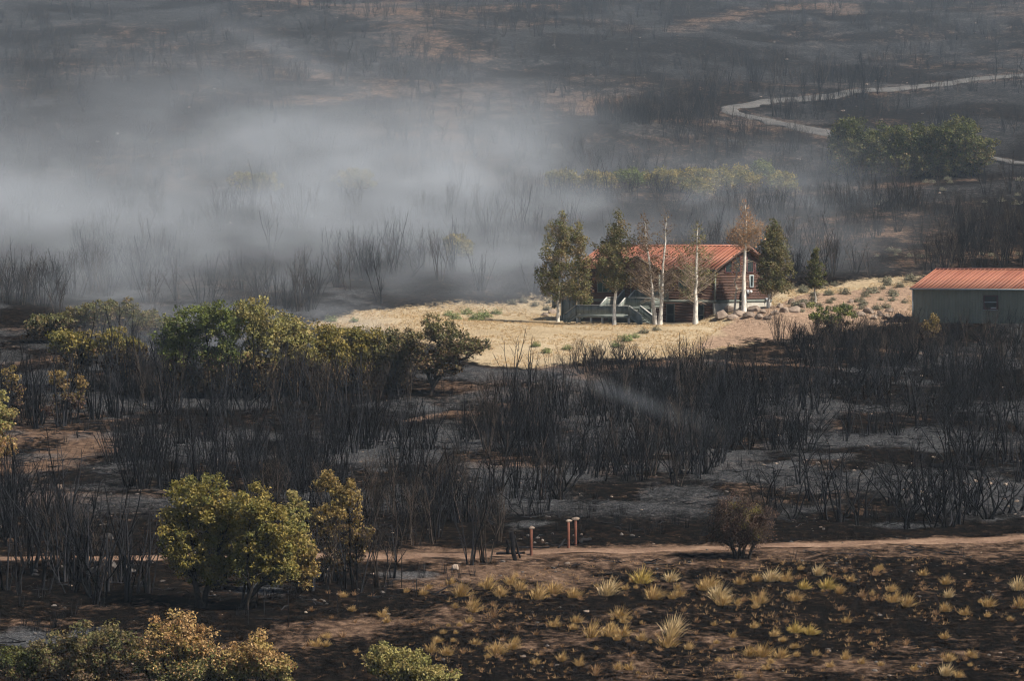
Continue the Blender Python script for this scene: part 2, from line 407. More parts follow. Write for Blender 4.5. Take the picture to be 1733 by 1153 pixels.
SOILPATHS = [([(1370, 586), (1480, 592), (1600, 600), (1733, 607)], 0.8, 1.0), ([(1180, 608), (1300, 618), (1390, 622)], 0.7, 0.8),
             ([(1000, 625), (1100, 618), (1180, 612)], 1.2, 0.7), ([(880, 617), (930, 622), (1000, 640)], 1.0, 0.9), ([(690, 712), (730, 704), (770, 698)], 0.8, 1.0),
             ([(-20, 800), (60, 790), (120, 770), (170, 756)], 2.4, 1.0), ([(-20, 750), (80, 738), (160, 742)], 2.2, 0.9), ([(40, 850), (150, 843), (240, 838)], 1.5, 0.5),
             ([(840, 965), (920, 955), (1060, 948), (1200, 945)], 3.0, 0.6), ([(1200, 950), (1400, 935), (1733, 925)], 2.6, 0.5), ([(760, 985), (840, 975), (900, 968)], 3, 0.7),
             ([(520, 1085), (640, 1060), (760, 1040)], 2.4, 0.55), ([(900, 1090), (1000, 1075), (1200, 1085)], 2, 0.4), ([(1100, 1140), (1300, 1130), (1500, 1120)], 3, 0.45),
             ([(1120, 455), (1250, 425), (1440, 375), (1500, 360)], 3, 0.6), ([(1390, 410), (1450, 398), (1500, 390)], 3, 0.9), ([(1300, 330), (1450, 320), (1600, 305), (1733, 300)], 2.2, 0.8),
             ([(960, 165), (1000, 172), (1050, 182), (1010, 190)], 4, 1.0), ([(640, 15), (700, 60), (760, 90), (800, 95)], 7, 0.8), ([(700, 30), (800, 15), (900, 10)], 5, 0.6),
             ([(860, 45), (960, 30), (1060, 48)], 4, 0.7), ([(1150, 50), (1260, 20), (1400, 8), (1430, 22)], 4, 0.9), ([(480, 175), (560, 165), (640, 160)], 3, 0.7),
             ([(560, 230), (700, 225), (800, 240)], 3, 0.5), ([(1530, 465), (1600, 440), (1733, 430)], 4, 0.45), ([(460, 0), (560, 8), (640, 5)], 4, 0.9), ([(1180, 205), (1300, 212)], 4, 0.5)]
ASHSPOTS = [(725, 692, 30, 12), (1000, 738, 60, 10), (1480, 628, 90, 14), (1550, 648, 60, 8), (1210, 768, 60, 10), (1330, 790, 90, 10), (60, 1078, 90, 30), (140, 1070, 60, 12), (900, 882, 70, 12), (1560, 800, 50, 10),
            (1690, 708, 40, 4), (640, 795, 40, 8), (380, 690, 25, 6), (220, 706, 60, 6), (690, 972, 70, 12), (560, 975, 60, 12), (1130, 640, 40, 8), (1420, 645, 40, 8), (1380, 770, 80, 8), (430, 1000, 70, 20),
            (900, 212, 25, 4), (800, 248, 40, 3), (1520, 152, 30, 3), (1280, 43, 40, 3), (640, 108, 20, 3), (1240, 237, 30, 3), (1680, 880, 60, 8), (1500, 890, 90, 8), (1050, 790, 60, 6), (850, 800, 40, 6), (1560, 760, 40, 8)]

def make_ground():
    ys = np.concatenate([np.arange(-78, 190, 9.0), np.arange(190, 430, 0.42), np.arange(430, 830, 0.95), np.arange(830, 1176, 12.0)])
    u = np.linspace(-1, 1, 301)
    side = np.array([1.2, 1.6, 2.4])
    uu = np.concatenate([-side[::-1], u, side])
    hw = np.interp(ys, [-80, 190, 430, 830, 1180], [60, 34, 68, 130, 175])
    X = uu[None, :]*hw[:, None]; Y = np.repeat(ys[:, None], len(uu), 1)
    Z = height(X, Y)
    r, c = X.shape
    i = np.arange(r-1)[:, None]*c; j = np.arange(c-1)[None, :]
    Q = np.stack([i+j, i+j+1, i+c+j+1, i+c+j], -1).reshape(-1, 4)
    x, y = X.ravel(), Y.ravel()
    md = np.zeros(len(x)); pk = np.zeros(len(x)); so_ = np.zeros(len(x)); ah = np.zeros(len(x))
    k = (y > 330) & (y < 470)
    wob = (fbm(x/7, y/12, 31, 3)-0.5)*4.5
    md[k] = S(poly_sd(x[k], y[k], MEADOW)+wob[k], -5.0, 6.0)
    pk[k] = S(poly_sd(x[k], y[k], PINK)+wob[k], -2, 3)
    so_ = np.maximum(so_, S(1-seg_dist(x, y, ROADW)/3.6, 0, 0.9)*0.9*((x > -9)*0.7+0.3))
    so_ = np.maximum(so_, S(1-seg_dist(x, y, HROADW)/6, 0, 0.8)*0.3)
    for pth, wd, am in SOILPATHS:
        g = ground([p[0] for p in pth], [p[1] for p in pth])
        kk = (y > g[:, 1].min()-30) & (y < g[:, 1].max()+30)
        d = seg_dist(x[kk], y[kk], g)+(fbm(x[kk]/3, y[kk]/4, 77, 2)-0.5)*wd*1.5
        so_[kk] = np.maximum(so_[kk], S(1-d/(wd*2.2), 0, 1.0)*am*(0.55 if g[:, 1].mean() > 430 else 0.85))
    reg = S(fbm(x/45, y/70, 51, 3), 0.45, 0.7)
    so_ = so_ + (1-S(y, 244, 256))*0.07 + S(y, 258, 275)*0.12*(1-S(y, 400, 470)) + S(y, 470, 600)*0.07 + reg*0.22 - 0.04
    for cx, cy_, rx, ry in ASHSPOTS:
        a_, b_, t_, q_ = ground([cx, cx+rx, cx, cx], [cy_, cy_, cy_-ry, cy_+ry])
        rw = max(abs(b_[0]-a_[0]), 0.5); rd = max(abs(t_[1]-q_[1])/2, 0.8)
        kk = (np.abs(y-a_[1]) < rd*2.5) & (np.abs(x-a_[0]) < rw*2)
        e = np.hypot((x[kk]-a_[0])/rw, (y[kk]-a_[1])/rd)+(fbm(x[kk]/2.5, y[kk]/3.5, 91, 3)-0.5)*1.8
        ah[kk] = np.maximum(ah[kk], 0.9*S(1.15-e, 0, 1.3))
    ah = np.maximum(ah, 0.70*S(y, 256, 272)*(1-S(y, 420, 470))*S(fbm(x/8, y/11, 63, 4), 0.34, 0.66)); ah = np.maximum(ah, 0.6*S(fbm(x/12, y/16, 61, 4), 0.56, 0.72)*S(y, 255, 275)*(1-S(y, 420, 470)))
    ah = np.maximum(ah, S(y, 450, 540)*(0.22+0.28*S(fbm(x/11, y/16, 65, 4), 0.35, 0.65)))
    ah *= (1-md)
    me = mesh_np('ground', np.stack([x, y, Z.ravel()], 1), Q, None, [M['ground']], {'meadow': md, 'soil': so_, 'ash': ah, 'pink': pk}, smooth=True)
    return tag(link('ground', me), kind='structure')
make_ground()

def strip(name, W, half, matl, seed, lift=0.06, jag=0.35):
    P = catmull(np.array(W)[:, :2], 24)
    # resample about every 0.6 m
    L = np.concatenate([[0], np.cumsum(np.hypot(*np.diff(P, axis=0).T))]); n = int(L[-1]/0.6)
    s_ = np.linspace(0, L[-1], n); P = np.stack([np.interp(s_, L, P[:, 0]), np.interp(s_, L, P[:, 1])], 1)
    T = np.gradient(P, axis=0); T /= np.linalg.norm(T, axis=1)[:, None]; Nn = np.stack([-T[:, 1], T[:, 0]], 1)
    cols = [-1, -0.8, -0.4, 0, 0.4, 0.8, 1]; V = []
    for c_ in cols:
        wv = half*(1+(fbm(s_/2.2, np.full(n, c_*3.1), seed, 3)-0.5)*2*jag*(abs(c_) > 0.7))
        q = P+Nn*(c_*wv)[:, None]
        z = height(q[:, 0], q[:, 1])+lift*(1.0 if abs(c_) < 1 else 0.2)-0.03*(abs(abs(c_)-0.4) < 0.01)
        V.append(np.stack([q[:, 0], q[:, 1], z], 1))
    m_ = len(cols); V = np.stack(V, 1).reshape(-1, 3)
    i = np.arange(n-1)[:, None]*m_; j = np.arange(m_-1)[None, :]
    Q = np.stack([i+j, i+j+1, i+m_+j+1, i+m_+j], -1).reshape(-1, 4)
    return tag(link(name, mesh_np(name, V, Q[:, ::-1], None, [matl], smooth=True)), kind='structure')
strip('dirt_road', ROADW, 0.85, M['dirt'], 5, 0.08, 0.7)
strip('gravel_road', HROADW, 1.35, M['gravel'], 9, 0.22, 0.5)

# ------------------------------------------------------------------ house
house = link('log_house', None, loc=HC, rot=(0, 0, -TH))
tag(house, 'brown log-sided house with red metal roof behind pale aspens', 'house')
HL, HW_ = 17.3, 9.3
SL = 0.45; EZ = 3.06; OV = 0.6
MB().box(-HL+.06, -.06, .06, HW_-.06, -3.2, 2.95).add([(-HL+.06, .06, 2.9), (-HL+.06, HW_-.06, 2.9), (-HL+.06, HW_/2, EZ+SL*(HW_/2+OV)-.3), (-.06, .06, 2.9), (-.06, HW_-.06, 2.9), (-.06, HW_/2, EZ+SL*(HW_/2+OV)-.3)],
    [(0, 3, 5, 2), (1, 2, 5, 4)], [(0, 2, 1), (3, 4, 5)]).build('wall_core', M['dark'], house)
RH = 0.27
def log_row(x0, x1, z, axis):     # one rounded siding log; axis 'x' long wall (front, y=0), 'y' gable (x=0)
    prof = [(0.06, z), (-0.015, z+0.012), (-0.032, z+RH*0.3), (-0.032, z+RH*0.7), (-0.015, z+RH-0.012), (0.06, z+RH)]
    b = MB().prism(prof, x0, x1)
    if axis == 'y':
        V, f4, f3 = b.arr(); V = np.stack([-V[:, 1], V[:, 0], V[:, 2]], 1); b = MB().add(V, f4, f3)
    return b
for i in range(11):
    log_row(-HL, -0.09, i*RH, 'x').build('log', M['log'], house)
for i in range(9):
    log_row(-HL, -0.09, -0.3-(i+1)*RH, 'x').build('log', M['log'], house)
for i in range(19):
    z = i*RH; zt = z+RH
    lim = (zt-(EZ+SL*OV-0.25))/SL if zt > EZ+SL*OV-0.25 else 0
    lo, hi = 0.09+max(0, lim), HW_-max(0, lim)
    if hi-lo > 0.4: log_row(lo, hi, z, 'y').build('log', M['log'], house)
for x0, x1, y0, y1, z0, z1, mt, nm in [(-0.09, 0.07, -0.07, 0.09, -0.02, 2.97, 'trimgreen', 'corner_post'), (-HL-0.07, -HL, -0.07, 0.09, -2.9, 2.97, 'trimgreen', 'corner_post'), (-0.02, 0.06, HW_, HW_+0.12, -0.02, 2.97, 'trimgreen', 'corner_post'),
                                       (-HL, -0.1, -0.075, 0.06, -0.3, -0.02, 'trimgreen', 'floor_band'), (-0.1, 0.085, -0.08, HW_+0.1, -0.3, -0.02, 'trimgreen', 'floor_band'),
                                       (-0.25, 0.05, -0.05, HW_+0.05, -2.6, -0.3, 'concrete', 'foundation')]:
    MB().box(x0, x1, y0, y1, z0, z1).build(nm, M[mt], house)
# roof: standing-seam panels, one object each
def roof_panels(parent, x0, x1, wpan, y_e, z_e, y_r, z_r, matl, th=0.05, rib=0.09):
    """panels run from eave (y_e,z_e) to ridge (y_r,z_r), tiled along x"""
    n = int(round((x1-x0)/wpan)); wp = (x1-x0)/n
    L = math.hypot(y_r-y_e, z_r-z_e); sg = 1 if y_r > y_e else -1
    b = MB().box(0.004, wp-0.004, 0, L, -th, 0).box(0.0, 0.07, 0.002, L-0.002, 0.0, rib)
    me = b.mesh('roof_panel', matl)
    ang = math.atan2(z_r-z_e, abs(y_r-y_e))
    for k in range(n):
        if sg > 0: link('roof_panel', me, parent, (x0+k*wp, y_e, z_e), (ang, 0, 0))
        else: link('roof_panel', me, parent, (x0+(k+1)*wp, y_e, z_e), (ang, 0, math.pi))
RX0, RX1 = -HL-0.55, 0.6
RZ = EZ+SL*(HW_/2+OV)
roof_panels(house, RX0, RX1, 0.52, -OV, EZ, HW_/2, RZ, M['roofred'])
roof_panels(house, RX0, RX1, 0.52, HW_+OV, EZ, HW_/2, RZ, M['roofred'])
MB().prism([(HW_/2-0.28, RZ-0.08), (HW_/2, RZ+0.075), (HW_/2+0.28, RZ-0.08), (HW_/2, RZ+0.02)], RX0, RX1).build('ridge_cap', M['roofred'], house)
for x in (RX1+0.02, RX0-0.02):
    for ye, yr in ((-OV, HW_/2), (HW_+OV, HW_/2)):
        MB().bar((x, ye, EZ-0.13), (x, yr, RZ-0.13), 0.05, 0.24).build('bargeboard', M['log'], house)
MB().box(RX0, RX1, -OV-0.04, -OV+0.0, EZ-0.22, EZ-0.03).build('fascia', M['dark'], house)
MB().box(RX0+.05, RX1-.05, -OV, 0.0, EZ-0.3, EZ-0.24).build('soffit', M['dark'], house)
# porch cross gable
PX0, PX1, PB = -11.8, -5.4, -1.7
pm, pz0, pz1 = (PX0+PX1)/2, 2.95, 2.95+3.2*0.45
Ls = math.hypot(3.2, pz1-pz0)
for sgn in (-1, 1):
    xe = pm+sgn*3.2
    for k in range(9):
        f0, f1 = k/9, (k+1)/9
        ya = PB+(0.95+3.05*0)*0; yb0 = -0.35; yb1 = 2.5
        # each panel is a strip running from eave to ridge, between two depths
        d0 = PB+(yb1-PB)*f0; d1 = PB+(yb1-PB)*f1
        lim0 = max(0, min(1, (d0-yb0)/(yb1-yb0))); lim1 = max(0, min(1, (d1-yb0)/(yb1-yb0)))
        p = [(xe+(pm-xe)*lim0, d0, pz0+(pz1-pz0)*lim0), (xe+(pm-xe)*lim1, d1, pz0+(pz1-pz0)*lim1), (pm, d1, pz1), (pm, d0, pz1)]
        if k == 8: p[1] = (pm+(xe-pm)*0.02, d1, pz1-0.01)
        v = [(a, b, c+0.03) for a, b, c in p]+[(a, b, c-0.04) for a, b, c in p]
        f = [(0, 1, 2, 3), (7, 6, 5, 4), (0, 4, 5, 1), (1, 5, 6, 2), (2, 6, 7, 3), (3, 7, 4, 0)]
        MB().add(v, f).bar((p[0][0], d0+.02, p[0][2]+.05), (pm, d0+.02, pz1+.05), 0.05, 0.06).build('roof_panel', M['roofred'], house)
    MB().bar((xe, PB-0.03, pz0-0.1), (pm, PB-0.03, pz1-0.1), 0.05, 0.22).build('bargeboard', M['dark'], house)
    MB().box(pm+sgn*2.75-0.08, pm+sgn*2.75+0.08, PB+0.15, PB+0.31, -0.9, pz0-0.02).build('porch_post', M['trimgreen'], house)
MB().box(PX0+0.3, PX1-0.3, PB+0.1, PB+0.28, pz0-0.25, pz0-0.05).build('porch_beam', M['log'], house)
MB().bar((pm, PB+0.2, pz0-0.1), (pm, PB+0.2, pz1-0.15), 0.14, 0.14, (0, 1, 0)).build('king_post', M['log'], house)
# windows and doors
def window(x0, x1, z0, z1, glassm, axis='x', frame='trimgreen', bars=(), fw=0.1, top=None, rail=None):
    """axis x: on the long wall facing -y; axis y: on the gable wall facing +x (x0,x1 are y then)"""
    t = top or (z1, z1)
    out = [(x0, z0), (x1, z0), (x1, t[1]), (x0, t[0])]
    inn = [(x0+fw, z0+fw), (x1-fw, z0+fw), (x1-fw, t[1]-fw), (x0+fw, t[0]-fw)]
    def P(u, v, d): return (u, -d, v) if axis == 'x' else (d, u, v)
    v = [P(u, z, 0.0) for u, z in out]+[P(u, z, 0.1) for u, z in out]+[P(u, z, 0.1) for u, z in inn]+[P(u, z, 0.02) for u, z in inn]
    f = []
    for i in range(4):
        j = (i+1) % 4; f += [(i, j, 4+j, 4+i), (4+i, 4+j, 8+j, 8+i), (8+i, 8+j, 12+j, 12+i)]
    b = MB().add(v, f)
    for u in bars: b.add([P(u-.03, z0+fw, 0.03), P(u+.03, z0+fw, 0.03), P(u+.03, t[0]-fw, 0.03), P(u-.03, t[0]-fw, 0.03), P(u-.03, z0+fw, 0.085), P(u+.03, z0+fw, 0.085), P(u+.03, t[0]-fw, 0.085), P(u-.03, t[0]-fw, 0.085)],
                         [(4, 5, 6, 7), (0, 4, 7, 3), (1, 2, 6, 5)])
    for zz in (rail or ()): b.add([P(x0+fw, zz-.03, .03), P(x1-fw, zz-.03, .03), P(x1-fw, zz+.03, .03), P(x0+fw, zz+.03, .03), P(x0+fw, zz-.03, .085), P(x1-fw, zz-.03, .085), P(x1-fw, zz+.03, .085), P(x0+fw, zz+.03, .085)],
                                  [(4, 5, 6, 7), (0, 1, 5, 4), (3, 7, 6, 2)])
    return b, MB().add([P(u, z, 0.055) for u, z in inn], [(0, 1, 2, 3)])
def put_window(par, *a, nm='window', glassm='glass', frame='trimgreen', **k):
    b, g = window(*a, None, **k)
    o = b.build(nm, M[frame], par); g.build('pane', M[glassm], o); return o
big = put_window(house, -14.9, -12.2, 0.62, 2.62, glassm='glass2', bars=(-14.2, -12.9))
put_window(house, -10.6, -9.6, 0.02, 2.1, nm='door', glassm='log', frame='trimgreen')
put_window(house, -4.5, -3.4, 0.9, 2.2, glassm='glass2')
put_window(house, -6.05, -5.0, -2.4, -0.42, nm='door', glassm='glass', rail=(-1.5,))
put_window(house, -2.35, -1.3, -2.4, -0.42, nm='door', glassm='glass', rail=(-1.5,))
for y0, y1, t0, t1 in ((1.55, 2.75, 3.55, 4.05), (2.95, 4.15, 4.1, 4.65), (5.15, 6.35, 4.65, 4.1), (6.55, 7.75, 4.05, 3.55)):
    put_window(house, y0, y1, 2.65, max(t0, t1), axis='y', top=(t0-0.1, t1-0.1), frame='maroon')
put_window(house, 5.65, 6.3, 1.2, 2.45, axis='y', frame='gutter')
MB().box(0.05, 0.25, 5.0, 5.35, 0.55, 0.95).build('electric_meter', M['meter'], house)
V_, Q_ = tube([(0.3, 5.55, 0.62), (0.3, 5.55, 0.66), (0.3, 5.55, 0.78), (0.3, 5.55, 0.9), (0.3, 5.55, 0.93)], [0.02, 0.12, 0.16, 0.12, 0.02], 8)
MB().add(V_, Q_).box(0.05, 0.16, 5.5, 5.6, 0.74, 0.8).build('wall_lamp', M['white'], house)
MB().box(0.1, 0.55, 4.05, 4.6, -0.95, 0.6).box(0.16, 0.3, 4.2, 4.45, 0.6, 1.0).build('utility_box', M['black'], house)
MB().box(0.09, 0.3, 8.2, 8.36, -0.2, 0.12).tube([(0.25, 8.28, 0.1), (0.25, 8.28, -1.0)], 0.03, 5).build('gas_meter', M['meter'], house)
for zc in (2.0, 0.75):
    V_, Q_ = tube([(-15.4, -0.05, zc), (-15.4, -0.09, zc), (-15.4, -0.12, zc)], [0.16, 0.15, 0.02], 10)
    MB().add(V_, Q_).build('sun_fleck_disc', M['fleck'], house)  # discs put two sun flecks on the wall into shape and colour

# ---- deck: a thing of its own, built on the front of the house
deck = link('deck', None, loc=HC, rot=(0, 0, -TH))
tag(deck, 'weathered grey-green wooden deck with stairs along the front of the brown house', 'deck')
gl = -2.45
def planks(x0, x1, y0, y1, z, par=deck):
    n = max(1, int(round((y1-y0)/0.28)))
    for k in range(n):
        a = y0+(y1-y0)*k/n; b = y0+(y1-y0)*(k+1)/n
        MB().box(x0, x1, a+0.006, b-0.006, z-0.05, z+0.004*(k % 2)).build('plank', M['deck'], par)
def railing(p, q, z, h=0.95, pick=0.16, par=deck):
    """railing from p to q (x,y) at floor heights z=(z0,z1): posts, board pickets, cap rail"""
    p = np.array(p, float); q = np.array(q, float); z0, z1 = z
    MB().bar((*p, z0+h), (*q, z1+h), 0.16, 0.05).build('cap_rail', M['rail'], par)
    MB().bar((*p, z0+0.1), (*q, z1+0.1), 0.06, 0.1).build('bottom_rail', M['deck'], par)
    L = np.linalg.norm(q-p); n = max(2, int(L/pick))
    for k in range(n):
        f = (k+0.5)/n; c = p+(q-p)*f; zz = z0+(z1-z0)*f
        t = (q-p)/L*(L/n*0.44)
        MB().bar((*(c-t), zz+h/2), (*(c+t), zz+h/2), 0.03, h-0.14).build('picket', M['deck'], par)
    for c, zz in ((p, z0), (q, z1)):
        MB().box(c[0]-0.06, c[0]+0.06, c[1]-0.06, c[1]+0.06, zz-0.1, zz+h-0.03).build('rail_post', M['deck'], par)
def stair(p0, p1, wdir, width, z0, z1, par=deck):
    p0 = np.array(p0, float); p1 = np.array(p1, float); wd = np.array(wdir, float)
    n = max(2, int(round(abs(z1-z0)/0.19)))
    for k in range(n):
        f = (k+0.5)/n; c = p0+(p1-p0)*f; zz = z0+(z1-z0)*(k+1)/n if z1 > z0 else z0+(z1-z0)*k/n-0.1
        dd = (p1-p0)/n*0.55
        a = c-dd; b = c+dd
        v = [a, b, b+wd*width, a+wd*width]
        MB().add([(*u, zz-0.05) for u in v]+[(*u, zz) for u in v], [(0, 3, 2, 1), (4, 5, 6, 7), (0, 1, 5, 4), (1, 2, 6, 5), (2, 3, 7, 6), (3, 0, 4, 7)]).build('step', M['deck'], par)
    for s_ in (0.02, width-0.02):
        MB().bar((*(p0+wd*s_), z0-0.12), (*(p1+wd*s_), z1-0.12), 0.05, 0.26).build('stringer', M['deck'], par)
# lower landing
planks(-12.8, -6.1, -6.0, -4.2, -1.5)
MB().box(-12.8, -6.1, -6.04, -6.0, -1.78, -1.5).build('rim_board', M['deck'], deck)
for x in (-12.75, -11.0, -9.55, -8.1, -6.2):
    MB().box(x-0.08, x+0.08, -5.98, -5.82, gl, -1.56).build('deck_post', M['rail'], deck)
railing((-12.8, -6.0), (-6.1, -6.0), (-1.5, -1.5))
stair((-6.1, -5.9), (-4.5, -5.9), (0, 1), 1.6, -1.5, gl); railing((-6.1, -6.0), (-4.5, -6.0), (-1.5, gl)); railing((-6.1, -4.25), (-4.5, -4.25), (-1.5, gl))
stair((-12.8, -5.9), (-14.4, -5.9), (0, 1), 1.6, -1.5, gl); railing((-14.4, -6.0), (-12.8, -6.0), (gl, -1.5))
# stair to the middle deck, middle deck, stair to the porch
stair((-11.2, -4.2), (-11.2, -3.1), (1, 0), 2.3, -1.5, -0.75); railing((-11.25, -4.2), (-11.25, -3.1), (-1.5, -0.75)); railing((-8.85, -4.2), (-8.85, -3.1), (-1.5, -0.75))
planks(-11.2, -5.6, -3.1, -1.6, -0.75)
MB().box(-11.2, -5.6, -3.14, -3.1, -1.0, -0.75).build('rim_board', M['deck'], deck)
railing((-8.8, -3.1), (-5.6, -3.1), (-0.75, -0.75)); railing((-5.6, -3.1), (-5.6, -1.6), (-0.75, -0.75)); railing((-11.2, -3.05), (-11.2, -1.7), (-0.75, -0.75))
for x in (-11.1, -8.8, -7.2, -5.7): MB().box(x-0.07, x+0.07, -3.0, -2.86, gl, -0.8).build('deck_post', M['deck'], deck)
MB().box(-11.15, -5.65, -2.6, -2.52, gl, -0.85).build('skirt_board', M['deck'], deck)
stair((-11.0, -1.6), (-11.0, -0.55), (1, 0), 1.3, -0.75, 0.0); railing((-11.05, -1.6), (-11.05, -0.55), (-0.75, 0.0)); railing((-9.65, -1.6), (-9.65, -0.55), (-0.75, 0.0))
planks(-11.8, -5.4, -0.55, -0.1, 0.0)
railing((-9.6, -0.5), (-5.5, -0.5), (0, 0))
# side deck at the far end
planks(-19.4, -17.5, -0.4, 3.2, 0.15)
railing((-19.4, -0.4), (-17.5, -0.4), (0.15, 0.15), 1.0); railing((-19.4, -0.4), (-19.4, 3.2), (0.15, 0.15), 1.0)
stair((-19.4, 0.0), (-20.7, 0.0), (0, 1), 1.4, 0.15, -0.9); railing((-20.7, -0.1), (-19.4, -0.1), (-0.9, 0.15))
MB().box(-19.3, -17.5, -0.3, -0.22, gl, 0.05).build('skirt_board', M['deck'], deck)
for x in (-19.3, -18.4): MB().box(x-0.07, x+0.07, -0.42, -0.32, gl, 0.08).build('deck_post', M['deck'], deck)

# ------------------------------------------------------------------ shed
shed = link('metal_shed', None, loc=SC, rot=(0, 0, -TS))
tag(shed, 'dark green ribbed metal shed with red metal roof', 'shed')
SLEN, SW, SEV = 19.8, 10.6, -0.12
MB().box(0.06, SLEN-0.06, 0.06, SW-0.06, -4.2, -0.05).build('wall_core', M['dark'], shed)
def wall_panel(wp, z0, z1):
    prof = []; n = 3
    for k in range(n):
        a = k*wp/n
        prof += [(a+0.0, 0.0), (a+wp/n-0.09, 0.0), (a+wp/n-0.065, -0.035), (a+wp/n-0.025, -0.035)]
    prof += [(wp, 0.0)]
    v = [(x, y, z0) for x, y in prof]+[(x, y, z1) for x, y in prof]+[(0, 0.05, z0), (wp, 0.05, z0), (wp, 0.05, z1), (0, 0.05, z1)]
    m_ = len(prof)
    return MB().add(v, [(i, i+1, m_+i+1, m_+i) for i in range(m_-1)]+[(2*m_, 2*m_+3, 2*m_+2, 2*m_+1)])
wpm = wall_panel(0.9, -4.2, -0.06).mesh('wall_panel', M['shedgreen'])
for k in range(22): link('wall_panel', wpm, shed, (k*0.9, 0.0, 0))
for k in range(11): link('wall_panel', wpm, shed, (SLEN+0.0, 0.0+k*0.9+0.2, 0), (0, 0, math.pi/2))
roof_panels(shed, -0.15, SLEN+0.2, 0.45, -0.25, SEV, SW/2, SEV+0.335*(SW/2+0.25), M['roofred'], rib=0.08)
roof_panels(shed, -0.15, SLEN+0.2, 0.62, SW+0.25, SEV, SW/2, SEV+0.335*(SW/2+0.25), M['roofred'], rib=0.08)
srz = SEV+0.335*(SW/2+0.25)
MB().prism([(SW/2-0.3, srz-0.06), (SW/2, srz+0.09), (SW/2+0.3, srz-0.06), (SW/2, srz+0.02)], -0.2, SLEN+0.25).build('ridge_cap', M['roofred'], shed)
MB().box(-0.18, SLEN+0.2, -0.37, -0.25, SEV-0.13, SEV+0.015).build('gutter', M['gutter'], shed)
MB().box(-0.05, 0.05, -0.05, 0.1, -4.2, -0.08).build('corner_trim', M['gutter'], shed)
for xg in (0.05, SLEN-0.05):
    MB().add([(xg-.04, .05, -.1), (xg-.04, SW-.05, -.1), (xg-.04, SW/2, srz-.12), (xg+.04, .05, -.1), (xg+.04, SW-.05, -.1), (xg+.04, SW/2, srz-.12)], [(0, 3, 5, 2), (1, 2, 5, 4)], [(0, 2, 1), (3, 4, 5)]).build('gable_wall', M['shedgreen'], shed)
xw = (1657-1545)/(F/391)/cS
b, g = window(xw, xw+1.5, -2.1, -0.72, None, fw=0.11)
wo = b.build('window', M['maroon'], shed, loc=(0, -0.035, 0))
MB().box(xw+.1, xw+1.4, -0.1, -0.06, -1.44, -1.37).build('meeting_rail', M['gutter'], wo); g.build('pane', M['glass'], wo)
MB().box(xw+0.75, xw+1.35, -0.07, -0.06, -1.98, -1.9).build('painted_reflection', M['white'], wo)  # white bar stands in for light reflected low in the pane
MB().box(xw-0.02, xw+1.52, -0.16, -0.1, -2.16, -2.1).build('sill', M['gutter'], wo)

# ------------------------------------------------------------------ trees
rng = np.random.default_rng(7)
def quads(P, size, rg, upbias=0.25, aspect=0.65, out=None):
    n = len(P); nrm = rg.normal(size=(n, 3)); nrm[:, 2] += upbias*2
    if out is not None: nrm += out
    nrm /= np.linalg.norm(nrm, axis=1)[:, None]
    t = rg.normal(size=(n, 3)); t -= (t*nrm).sum(1)[:, None]*nrm; t /= np.linalg.norm(t, axis=1)[:, None]
    b = np.cross(nrm, t); s = (size*(0.65+0.7*rg.random(n)))[:, None]
    V = np.stack([P-t*s*0.6, P+b*s*aspect*0.5-t*s*0.05, P+t*s*0.6, P-b*s*aspect*0.5-t*s*0.05], 1)
    V[:, 1] += nrm*s*0.12; V[:, 3] += nrm*s*0.12
    return V.reshape(-1, 3), np.arange(4*n).reshape(-1, 4)

PAL = {'greengold': [(0.115, 0.098, 0.022), (0.165, 0.13, 0.03), (0.075, 0.078, 0.02), (0.20, 0.145, 0.04)],
       'green': [(0.072, 0.092, 0.02), (0.105, 0.12, 0.026), (0.135, 0.13, 0.032), (0.05, 0.066, 0.016)],
       'gold': [(0.18, 0.125, 0.038), (0.22, 0.155, 0.052), (0.13, 0.10, 0.03), (0.12, 0.075, 0.028)],
       'tan': [(0.27, 0.17, 0.07), (0.33, 0.22, 0.10), (0.20, 0.15, 0.04), (0.22, 0.12, 0.05)],
       'brown': [(0.085, 0.052, 0.028), (0.12, 0.075, 0.038), (0.06, 0.04, 0.025), (0.09, 0.07, 0.03)],
       'olive': [(0.105, 0.088, 0.032), (0.078, 0.078, 0.028), (0.13, 0.09, 0.042), (0.065, 0.07, 0.026)],
       'browngreen': [(0.125, 0.11, 0.04), (0.095, 0.09, 0.032), (0.16, 0.11, 0.052), (0.075, 0.088, 0.028)],
       'dkgreen': [(0.05, 0.06, 0.016), (0.075, 0.08, 0.02), (0.095, 0.08, 0.024), (0.03, 0.036, 0.011)],
       'orange': [(0.28, 0.13, 0.05), (0.34, 0.19, 0.085), (0.22, 0.11, 0.05), (0.27, 0.17, 0.09)],
       'lime': [(0.17, 0.15, 0.045), (0.21, 0.18, 0.06), (0.12, 0.12, 0.035), (0.24, 0.18, 0.07)],
       'rust': [(0.065, 0.036, 0.026), (0.09, 0.05, 0.034), (0.045, 0.028, 0.022), (0.075, 0.05, 0.03)],
       'sage': [(0.115, 0.112, 0.075), (0.15, 0.14, 0.095), (0.09, 0.095, 0.06), (0.13, 0.108, 0.07)],
       'brightgreen': [(0.13, 0.16, 0.06), (0.17, 0.19, 0.08), (0.10, 0.13, 0.045), (0.19, 0.18, 0.085)]}
def leaf_cols(n, ncl, cl, pal, rg, low=None, lowpal=None):
    P = np.array(PAL[pal]); base = P[rg.integers(0, len(P), ncl)]*(0.8+0.4*rg.random((ncl, 1)))
    c = base[cl]*0.6 + 0.4*P[rg.integers(0, len(P), n)]
    if lowpal is not None:
        Lp = np.array(PAL[lowpal]); k = rg.random(n) < low
        c[k] = Lp[rg.integers(0, len(Lp), k.sum())]
    return c*1.6*(0.8+0.4*rg.random((n, 1)))

